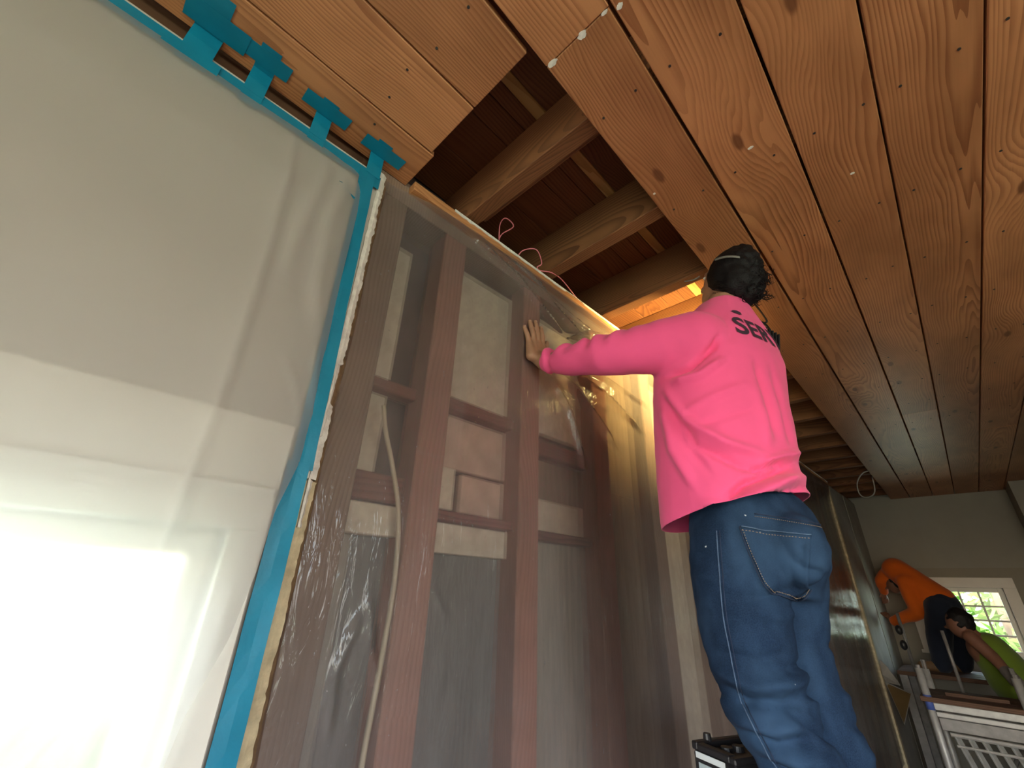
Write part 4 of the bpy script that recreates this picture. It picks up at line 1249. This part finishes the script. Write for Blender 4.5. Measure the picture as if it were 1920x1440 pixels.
for i in range(150):
    th = rr.uniform(-0.2, 2 * PI); 
    base = PM(0.060 + rr.uniform(-0.02, 0.05), rr.uniform(-0.06, 0.05), 2.455 + rr.uniform(-0.055, 0.065))
    dirv = (EX * rr.uniform(0.3, 1.0) + UP * rr.uniform(-0.9, 0.25) + EN * rr.uniform(-0.6, 0.4)).normalized()
    L_ = rr.uniform(0.03, 0.062); cr = rr.uniform(0.004, 0.009); tw = rr.uniform(1.0, 2.4); ph = rr.uniform(0, 6)
    a_ = dirv.cross(UP).normalized(); b__ = dirv.cross(a_)
    pts = [base + dirv * (L_ * t / 11) + (a_ * math.cos(ph + tw * 2 * PI * t / 11) + b__ * math.sin(ph + tw * 2 * PI * t / 11)) * cr for t in range(12)]
    pts = [p if p.z < 2.60 else Vector((p.x, p.y, 2.60)) for p in pts]
    tube_into(bm, pts, [0.0016] * 8 + [0.0013, 0.001, 0.0007, 0.0004], 4)
for i in range(60):
    base = PM(0.028 + rr.uniform(-0.06, 0.03), -0.062 + rr.uniform(-0.012, 0.02), 2.44 + rr.uniform(-0.01, 0.03))
    pts = [base + EX * (0.010 * t * rr.uniform(.8, 1.2)) + UP * (-0.004 * t + 0.003 * math.sin(t + i)) + EN * 0.003 * math.cos(t * 1.3 + i) for t in range(6)]
    tube_into(bm, pts, [0.0015, .0015, .0013, .0012, .001, .0005], 4)
link_mesh('curls', bm_mesh(bm), M['hair'], hair, smooth=True)
# respirator strap over the hair
C = []
for s, z in [(-0.068, 2.575), (-0.055, 2.588), (-0.030, 2.600), (0.0, 2.607), (0.03, 2.606), (0.055, 2.598), (0.075, 2.586)]:
    c = cast(hbvh, s, z, 0.006)
    if c is not None: C.append(c)
C = spline(C, 6)
bm = bmesh.new()
a_ = [bm.verts.new(c + UP * 0.005) for c in C]; b__ = [bm.verts.new(c - UP * 0.005 - EN * 0.002) for c in C]
for i in range(len(C) - 1): bm.faces.new((a_[i], a_[i + 1], b__[i + 1], b__[i]))
st = link_mesh('head_strap', bm_mesh(bm), M['strap'], man, smooth=True); thick(st, 0.0012)
tube('strap_end', [PM(-0.062, -0.02, 2.545), PM(-0.078, -0.02, 2.538), PM(-0.095, -0.015, 2.541), PM(-0.115, -0.01, 2.549)], 0.0022, M['strap'], man, n=6, seg=6)

# ================================================================== STEPLADDER HE STANDS ON
LC = PM(-0.12, 0.20, 0)          # cap centre
lad = empty('stepladder', (LC.x, LC.y, 0), 0)
tag(lad, 'black-capped stepladder under the man in pink, with white and grey stickers', 'stepladder')
LM = Matrix(((FC.x, LF.x, 0, LC.x), (FC.y, LF.y, 0, LC.y), (0, 0, 1, 0), (0, 0, 0, 1)))   # x = towards wall, y = his left
CAPZ = 1.15
def lbox(name, lo, hi, mat, bevel=0.003, parent=lad): return box(name, lo, hi, M[mat], parent, None, bevel, LM)
bm = bmesh.new()
box_into(bm, (-0.062, -0.21, CAPZ - 0.055), (0.075, 0.21, CAPZ - 0.006), 0.008, LM)
for lo, hi in (((-0.062, -0.21, CAPZ - 0.008), (-0.042, 0.21, CAPZ + 0.006)), ((0.055, -0.21, CAPZ - 0.008), (0.075, 0.21, CAPZ + 0.010)), ((-0.045, 0.185, CAPZ - 0.008), (0.058, 0.21, CAPZ + 0.008)), ((-0.045, -0.21, CAPZ - 0.008), (0.058, -0.185, CAPZ + 0.008)), ((-0.045, 0.02, CAPZ - 0.008), (0.058, 0.04, CAPZ + 0.004)), ((-0.045, -0.10, CAPZ - 0.008), (0.058, -0.085, CAPZ + 0.004))):
    box_into(bm, lo, hi, 0.003, LM)
for yy in (0.11, 0.15):
    bmesh.ops.create_cone(bm, cap_ends=True, segments=16, radius1=0.016, radius2=0.014, depth=0.012, matrix=LM @ Matrix.Translation((0.015, yy, CAPZ)))
bmesh.ops.create_cone(bm, cap_ends=True, segments=14, radius1=0.012, radius2=0.009, depth=0.022, matrix=LM @ Matrix.Translation((0.066, 0.16, CAPZ + 0.012)))
link_mesh('top_cap', bm_mesh(bm), M['black'], lad)
lbox('white_sticker', (-0.03, 0.2095, CAPZ - 0.022), (0.062, 0.2110, CAPZ - 0.009), 'sticker', 0)
lbox('grey_label', (-0.035, 0.2095, CAPZ - 0.053), (0.055, 0.2110, CAPZ - 0.030), 'sticker_grey', 0)
lbox('grey_label', (-0.060, 0.2095, CAPZ - 0.053), (-0.040, 0.2108, CAPZ - 0.026), 'sticker_dim', 0)
def rail(name, x0, y0, x1, y1, z1, mat):
    bm = bmesh.new()
    P0_ = LM @ Vector((x0, y0, 0.0)); P1_ = LM @ Vector((x1, y1, z1))
    dirv = (P1_ - P0_)
    Mr = Matrix.Translation(P0_) @ dirv.to_track_quat('Z', 'X').to_matrix().to_4x4()
    box_into(bm, (-0.018, -0.035, 0), (0.018, 0.035, dirv.length), 0.003, Mr)
    link_mesh(name, bm_mesh(bm), M[mat], lad)
for sg in (1, -1):
    rail('front_rail', -0.38, sg * 0.245, -0.035, sg * 0.18, CAPZ - 0.05, 'fibreglass')
    rail('rear_rail', 0.34, sg * 0.225, 0.045, sg * 0.165, CAPZ - 0.05, 'fibreglass')
for zt in (0.795, 0.51, 0.225):
    x = -0.38 + 0.345 * (zt / (CAPZ - 0.05))
    w_ = 0.245 - 0.065 * (zt / (CAPZ - 0.05)) - 0.018
    lbox('step', (x - 0.055, -w_, zt - 0.03), (x + 0.055, w_, zt), 'alum', 0.004)
lbox('rear_brace', (0.19, -0.19, 0.55), (0.215, 0.19, 0.575), 'alum', 0.002)

# ================================================================== WORK LIGHT HUNG BEHIND HIM
WLP = Vector((-0.352, 1.86, 2.500))
wlt = empty('work_light', WLP)
tag(wlt, 'black work light glowing yellow, hung behind the man in pink', 'work light')
FDW = Vector((-0.90, 0.22, 0.20)).normalized()
LQ = FDW.to_track_quat('X', 'Z').to_matrix().to_4x4()
LMw = Matrix.Translation(WLP) @ LQ @ Matrix.Scale(0.85, 4)
box('housing', (-0.05, -0.075, -0.055), (0.012, 0.075, 0.055), M['black'], wlt, None, 0.008, LMw)
for k in range(5):
    box('cooling_fin', (-0.066, -0.06 + k * 0.028, -0.045), (-0.048, -0.052 + k * 0.028, 0.045), M['black'], wlt, None, 0.001, LMw)
box('lamp_face', (0.012, -0.062, -0.042), (0.016, 0.062, 0.042), M['lamp'], wlt, None, 0, LMw)
tube('bracket', [LMw @ Vector(p) for p in ((-0.01, -0.08, 0), (-0.012, -0.083, 0.04), (-0.015, -0.06, 0.085), (-0.02, 0, 0.098), (-0.015, 0.06, 0.085), (-0.012, 0.083, 0.04), (-0.01, 0.08, 0))], 0.005, M['black'], wlt, n=5)
tube('hook', [LMw @ Vector((-0.02, 0, 0.098)), LMw @ Vector((-0.03, 0, 0.12)), Vector((WLP.x - 0.005, WLP.y, 2.742)), Vector((WLP.x - 0.06, WLP.y - 0.05, 2.745))], 0.004, M['black'], wlt, n=5)
ld = bpy.data.lights.new('work_light_beam', 'AREA'); ld.shape = 'RECTANGLE'; ld.size = 0.12; ld.size_y = 0.08; ld.energy = 28; ld.spread = math.radians(125); ld.color = (1.0, 0.72, 0.25)
lo_ = bpy.data.objects.new('work_light_beam', ld); COL.objects.link(lo_)
lo_.location = WLP + FDW * 0.02
lo_.rotation_euler = FDW.to_track_quat('-Z', 'Z').to_euler()

# ================================================================== FAR END: SCAFFOLD, SECOND PLATFORM, TWO MEN
sc = empty('scaffold', (-0.2, 4.7, 0)); tag(sc, 'small steel scaffold frame with white posts, blue band and dark deck', 'scaffold')
def post(name, x, y, z0, z1, r, mat, parent=sc): return tube(name, [(x, y, z0), (x, y, z1)], r, M[mat], parent, seg=10)
for x in (-0.42, 0.05):
    for y in (4.6, 5.05):
        p = post('post', x, y, 0.0, 1.10 if y < 5 else 1.06, 0.022, 'steel')
        bm = bmesh.new(); tube_into(bm, [(x, y, 1.06), (x, y, 1.12)], 0.014, 8); link_mesh('coupling_pin', bm_mesh(bm), M['steel_dark'], sc)
post('blue_band', -0.42, 4.6, 0.86, 0.945, 0.0235, 'blue_mark')
for x in (-0.42, 0.05):
    for z in (0.30,): box('side_rung', (x - 0.012, 4.6, z), (x + 0.012, 5.05, z + 0.025), M['steel'], sc)
box('front_rail', (-0.40, 4.588, 0.862), (0.03, 4.612, 0.905), M['steel'], sc, None, 0.004)
box('front_rail', (-0.40, 4.583, 0.825), (0.03, 4.615, 0.855), M['steel'], sc, None, 0.004)
for k in range(3): box('deck_board', (-0.46, 4.57 + 0.17 * k, 0.906), (0.12, 4.73 + 0.17 * k, 0.935), M['deck'], sc, None, 0.003)
box('toe_board', (-0.395, 4.59, 0.755), (0.02, 4.605, 0.822), M['steel_dark'], sc, None, 0.002)
for z in (1.0,): tube('brace', [(-0.42, 4.6, 0.15), (0.05, 5.05, 0.8)], 0.012, M['steel_dark'], sc)
post('loose_pole', -0.245, 5.02, 0.936, 1.33, 0.011, 'steel_dark')
box('lumber_scrap', (-0.33, 4.75, 0.936), (-0.02, 4.83, 0.955), M['deck'], sc)

sl = empty('slatted_panel', (-0.15, 4.5, 0)); tag(sl, 'pale slatted panel of upright bars leaning against the scaffold', 'panel')
def slp(x, z): return Vector((x + 0.26 * (0.80 - z) * (1 + 0.4 * (x + 0.34)), 4.56 - 0.18 * (0.80 - z), z))
for i in range(8):
    x = -0.345 + 0.062 * i
    bm = bmesh.new()
    a_ = slp(x, 0.02); b__ = slp(x, 0.745)
    dirv = b__ - a_
    Mr = Matrix.Translation(a_) @ dirv.to_track_quat('Z', 'Y').to_matrix().to_4x4()
    box_into(bm, (-0.019, -0.006, 0), (0.019, 0.006, dirv.length), 0.002, Mr)
    link_mesh('slat', bm_mesh(bm), M['slat'], sl)
for z in (0.745, 0.69, 0.10):
    bm = bmesh.new()
    tube_into(bm, [slp(-0.37, z) + Vector((0, -0.012, 0)), slp(0.12, z) + Vector((0, -0.012, 0))], 0.008 if z < 0.74 else 0.012, 8)
    link_mesh('cross_rail', bm_mesh(bm), M['steel'], sl)

pf = empty('work_platform', (-0.3, 6.6, 0)); tag(pf, 'dark timber work platform under the man in orange', 'platform')
for k in range(4): box('deck_board', (-0.74, 6.22 + 0.175 * k, 0.885), (0.45, 6.385 + 0.175 * k, 0.92), M['deck'], pf, None, 0.003)
for x in (-0.70, 0.40):
    for y in (6.28, 6.85): box('leg', (x - 0.03, y - 0.03, 0), (x + 0.03, y + 0.03, 0.885), M['steel_dark'], pf)
for z in (1.17, 1.30):
    pass
gp = empty('guard_pole', (-0.62, 6.25, 0.92)); tag(gp, 'thin steel guard pole with black clamps behind the scaffold', 'pole')
tube('pole', [(-0.60, 6.25, 0.92), (-0.60, 6.25, 1.42)], 0.014, M['steel_dark'], gp)
for z in (1.14, 1.27):
    bm = bmesh.new(); ell_into(bm, (-0.625, 6.235, z), ((1, 0, 0), (0, 1, 0), (0, 0, 1)), (0.03, 0.03, 0.045), 2); link_mesh('clamp', bm_mesh(bm), M['black'], gp, smooth=True)

def small_person(root_name, loc, label):
    r = empty(root_name, loc); tag(r, label, 'person'); return r
# orange man bent over, both hands on the wall
om = small_person('person', (-0.42, 6.6, 0.92), 'man in orange shirt bending over with both hands on the far wall')
OS = Vector((-0.53, 6.66, 1.83)); OH = Vector((-0.27, 6.58, 1.53))
oe1 = Vector((-0.69, 6.72, 1.74)); ow1 = Vector((-0.712, 6.80, 1.63))
oe2 = Vector((-0.455, 6.52, 1.43)); ow2 = Vector((-0.68, 6.62, 1.335))
bm = bmesh.new()
chain_into(bm, [(OS, 0.10), (OH, 0.11)])
HO = Vector((-0.585, 6.70, 1.70))
ell_into(bm, HO, ((1, 0, 0), (0, 1, 0), (0, 0, 1)), (0.075, 0.07, 0.095)); cone_into(bm, OS, 0.055, HO, 0.05)
cone_into(bm, HO + Vector((-0.06, 0, -0.03)), 0.014, HO + Vector((-0.085, 0, -0.045)), 0.012)
chain_into(bm, [(OS, 0.05), (oe1, 0.04), (ow1, 0.028)]); chain_into(bm, [(OS, 0.05), (oe2, 0.04), (ow2, 0.028)])
for w_, side in ((ow1, Vector((-0.12, 0.4, -0.9))), (ow2, Vector((-0.55, 0.55, 0.55)))):
    sd = side.normalized()
    cone_into(bm, w_, 0.026, w_ + sd * 0.06, 0.026)
    q = sd.cross(Vector((0.6, -0.8, 0.1))).normalized()
    for k in range(4):
        b0 = w_ + sd * 0.07 + q * (0.025 - 0.017 * k)
        chain_into(bm, [(b0, 0.011), (b0 + sd * 0.04 + q * (0.006 - 0.004 * k), 0.009), (b0 + sd * 0.065 + Vector((-0.006, 0, 0)), 0.008)])
    chain_into(bm, [(w_ + sd * 0.02 + q * 0.02, 0.012), (w_ + sd * 0.055 + q * 0.05, 0.010)])
OLEG = [[(-0.27, 6.50, 1.48), (-0.35, 6.48, 1.24), (-0.40, 6.50, 0.99)], [(-0.24, 6.66, 1.48), (-0.22, 6.70, 1.22), (-0.26, 6.72, 0.99)]]
for lg in OLEG: chain_into(bm, list(zip(lg, (0.08, 0.06, 0.045))))
link_mesh('body', fuse(bm, 0.008, 3), M['skin_dark'], om, smooth=True)
bm = bmesh.new()
ell_into(bm, HO + Vector((0.02, 0, 0.022)), ((1, 0, 0), (0, 1, 0), (0, 0, 1)), (0.080, 0.078, 0.090))
me = fuse(bm, 0.010, 3); V = get_v(me); N = get_n(me); set_v(me, V + N * (0.006 * fnoise(V, (40, 40, 40), 2.0))[:, None])
link_mesh('hair', me, M['hair'], om, smooth=True)
bm = bmesh.new()
chain_into(bm, [(OS + Vector((0.0, 0, 0.015)), 0.122), (OS.lerp(OH, 0.5) + Vector((0.01, 0, 0.01)), 0.135), (OH + Vector((0.01, 0, 0.02)), 0.145)])
chain_into(bm, [(OS + Vector((-0.03, 0.05, 0.0)), 0.09), (oe1, 0.066), (ow1, 0.044)])
chain_into(bm, [(OS.lerp(OH, 0.25) + Vector((0, -0.08, -0.03)), 0.09), (oe2, 0.068), (ow2, 0.046)])
me = fuse(bm, 0.011, 6)
V = get_v(me); N = get_n(me); set_v(me, V + N * (0.008 * fnoise(V, (11, 11, 11), 2.0))[:, None])
link_mesh('shirt', me, M['orange'], om, smooth=True)
bm = bmesh.new()
ell_into(bm, OH + Vector((0.02, 0, -0.02)), ((0.5, 0, -0.8), (0, 1, 0), (0.8, 0, 0.5)), (0.165, 0.17, 0.15))
for lg in OLEG: chain_into(bm, list(zip(lg, (0.125, 0.098, 0.078))))
me = fuse(bm, 0.011, 5)
V = get_v(me); N = get_n(me); set_v(me, V + N * (0.008 * fnoise(V, (10, 10, 10), 6.0))[:, None])
link_mesh('trousers', me, M['denim_dark'], om, smooth=True)
for lg in OLEG:
    bm = bmesh.new(); f_ = Vector(lg[-1])
    chain_into(bm, [(f_, 0.055), (f_ + Vector((-0.02, -0.01, -0.025)), 0.05), (f_ + Vector((-0.15, -0.02, -0.03)), 0.042)])
    me = fuse(bm, 0.011, 3); V = get_v(me); V[:, 2] = np.maximum(V[:, 2], 0.9215); set_v(me, V)
    link_mesh('boot', me, M['boot'], om, smooth=True)

# lime man stooping between the scaffold and the platform
gm = small_person('person', (0.15, 5.55, 0), 'man in lime green shirt stooping behind the scaffold deck')
GH = Vector((0.12, 5.55, 0.80)); GS = Vector((-0.035, 5.42, 1.20)); GK = Vector((-0.14, 5.38, 1.375))
gs_ = GS + Vector((0.06, -0.06, 0.02)); ge_ = Vector((-0.02, 5.24, 1.17)); gw_ = Vector((0.025, 5.16, 1.085))
bm = bmesh.new()
chain_into(bm, [(GH, 0.12), (GS, 0.12)])
ell_into(bm, GK, ((1, 0, 0), (0, 1, 0), (0, 0, 1)), (0.082, 0.085, 0.108)); cone_into(bm, GS, 0.06, GK, 0.055)
cone_into(bm, GK + Vector((-0.07, 0.02, -0.02)), 0.014, GK + Vector((-0.092, 0.02, -0.03)), 0.012)
A0 = Vector((-0.10, 5.30, 1.285))
chain_into(bm, [(A0, 0.048), (ge_, 0.042), (gw_, 0.032)])
gd = (gw_ - ge_).normalized()
cone_into(bm, gw_, 0.03, gw_ + gd * 0.06, 0.032)
for k in range(4):
    b0 = gw_ + gd * 0.07 + Vector((0.0, 0.015 * (k - 1.5), 0.012 * (1.5 - k)))
    chain_into(bm, [(b0, 0.012), (b0 + gd * 0.035, 0.010), (b0 + gd * 0.045 + Vector((-0.01, 0.02, -0.02)), 0.009)])
chain_into(bm, [(gw_ + gd * 0.03 + Vector((0, 0, 0.025)), 0.013), (gw_ + gd * 0.07 + Vector((0.01, 0, 0.03)), 0.011)])
chain_into(bm, [(GS + Vector((0.10, 0.14, 0)), 0.05), (Vector((0.16, 5.6, 1.0)), 0.042), (Vector((0.02, 5.7, 0.95)), 0.03)])
GL = [[(0.10, 5.47, 0.78), (0.02, 5.40, 0.42), (0.14, 5.45, 0.08)], [(0.16, 5.64, 0.78), (0.10, 5.68, 0.42), (0.20, 5.66, 0.08)]]
for lg in GL: chain_into(bm, list(zip(lg, (0.09, 0.065, 0.05))))
link_mesh('body', fuse(bm, 0.008, 3), M['skin_dark'], gm, smooth=True)
bm = bmesh.new()
chain_into(bm, [(GH + Vector((0, 0, 0.02)), 0.155), (GH.lerp(GS, 0.5), 0.150), (GS + Vector((0.02, 0, 0.0)), 0.125)])
chain_into(bm, [(GS + Vector((0.02, 0.08, 0.02)), 0.08), (Vector((0.16, 5.6, 1.02)), 0.06)])
me = fuse(bm, 0.012, 6)
V = get_v(me); N = get_n(me); set_v(me, V + N * (0.010 * fnoise(V, (9, 9, 9), 2.0))[:, None])
link_mesh('shirt', me, M['lime'], gm, smooth=True)
bm = bmesh.new()
for lg in GL: chain_into(bm, list(zip(lg, (0.12, 0.09, 0.075))))
link_mesh('trousers', fuse(bm, 0.012, 5), M['darkcloth'], gm, smooth=True)
for lg in GL:
    bm = bmesh.new(); f_ = Vector(lg[-1])
    chain_into(bm, [(f_, 0.055), (f_ + Vector((-0.02, -0.01, -0.035)), 0.05), (f_ + Vector((-0.15, -0.03, -0.04)), 0.042)])
    me = fuse(bm, 0.011, 3); V = get_v(me); V[:, 2] = np.maximum(V[:, 2], 0.002); set_v(me, V)
    link_mesh('boot', me, M['boot'], gm, smooth=True)
bm = bmesh.new()
ell_into(bm, GK + Vector((0.012, 0.0, 0.02)), ((1, 0, 0), (0, 1, 0), (0, 0, 1)), (0.085, 0.09, 0.10))
me = fuse(bm, 0.010, 3); V = get_v(me); N = get_n(me); set_v(me, V + N * (0.010 * fnoise(V, (40, 40, 40), 2.0))[:, None])
link_mesh('hair', me, M['hair'], gm, smooth=True)
bm = bmesh.new(); chain_into(bm, [(gw_ + gd * 0.0, 0.040), (gw_ + gd * 0.075, 0.042)]); link_mesh('glove', fuse(bm, 0.010, 3), M['glove'], gm, smooth=True)

# torn flap of plaster board at the end of the sheet
fl = empty('torn_flap', W(0.03, 5.9, 0.7), WANG); tag(fl, 'torn triangular flap of plasterboard with brown paper face by the sheet end', 'plasterboard flap')
tri = [(0.028, 5.95, 0.83), (0.20, 5.85, 0.78), (0.10, 5.78, 0.56)]
def prism(name, pts, mat, off):
    vs_ = [W(*p) for p in pts] + [W(p[0] + off[0], p[1] + off[1], p[2] + off[2]) for p in pts]
    n = len(pts)
    fs = [tuple(range(n)), tuple(reversed(range(n, 2 * n)))] + [(i, (i + 1) % n, n + (i + 1) % n, n + i) for i in range(n)]
    me = pyd(vs_, fs)
    bm = bmesh.new(); bm.from_mesh(me); bmesh.ops.recalc_face_normals(bm, faces=bm.faces); bm.to_mesh(me); bm.free()
    return link_mesh(name, me, mat, fl)
prism('paper_face', tri, M['card'], (0.0, 0.004, 0.0))
prism('gypsum_core', [(p[0] + (p[0] - 0.11) * 0.08, p[1] + 0.006, p[2] + (p[2] - 0.72) * 0.08) for p in tri], M['plaster_grey'], (0.0, 0.012, 0.0))
prism('upper_tear', [(0.026, 5.88, 0.90), (0.030, 5.95, 1.02), (0.075, 5.93, 0.97), (0.14, 5.90, 0.83), (0.028, 5.95, 0.835)], M['plaster_grey'], (0.0, 0.006, 0.0))

# ================================================================== OUTDOORS, SEEN THROUGH THE WINDOWS
gr = box('ground', (-14, -12, -0.5), (16, 26, -0.4), M['lawn']); tag(gr, kind='structure')
def tree(name, loc, R_, n, size, label, trunk=True, seed=1):
    r = empty(name, loc); tag(r, label, 'tree', 'greenery outside the windows')
    rg = np.random.default_rng(seed)
    vs_ = []; fs = []
    cl = [(rg.normal(size=3) * np.array(R_) * 0.45, rg.uniform(0.35, 0.6)) for _ in range(9)]
    for i in range(n):
        c, k = cl[rg.integers(len(cl))]
        p = c + rg.normal(size=3) * np.array(R_) * k * 0.45
        a_ = rg.normal(size=3); a_ /= np.linalg.norm(a_); b__ = np.cross(a_, rg.normal(size=3)); b__ /= np.linalg.norm(b__)
        s_ = size * rg.uniform(0.6, 1.3)
        j = len(vs_)
        vs_ += [p - a_ * s_, p + b__ * s_ * 0.45, p + a_ * s_, p - b__ * s_ * 0.45]
        fs.append((j, j + 1, j + 2, j + 3))
    o = link_mesh('foliage', pyd(vs_, fs), M['leaf'], r, True)
    if trunk:
        tube('trunk', [(0, 0, -loc[2] - 0.4), (0.03, 0.02, -R_[2] * 0.5), (0, 0.05, R_[2] * 0.3)], 0.10, M['bark'], r, True)
tree('leafy_tree', (0.3, 11.2, 1.7), (2.2, 1.2, 1.7), 2600, 0.13, 'leafy green tree outside the small-paned far window', True, 3)
tree('shrub', (-3.4, -0.9, 0.7), (0.8, 1.3, 0.7), 1500, 0.08, 'green shrub outside the window behind the milky sheet', False, 5)
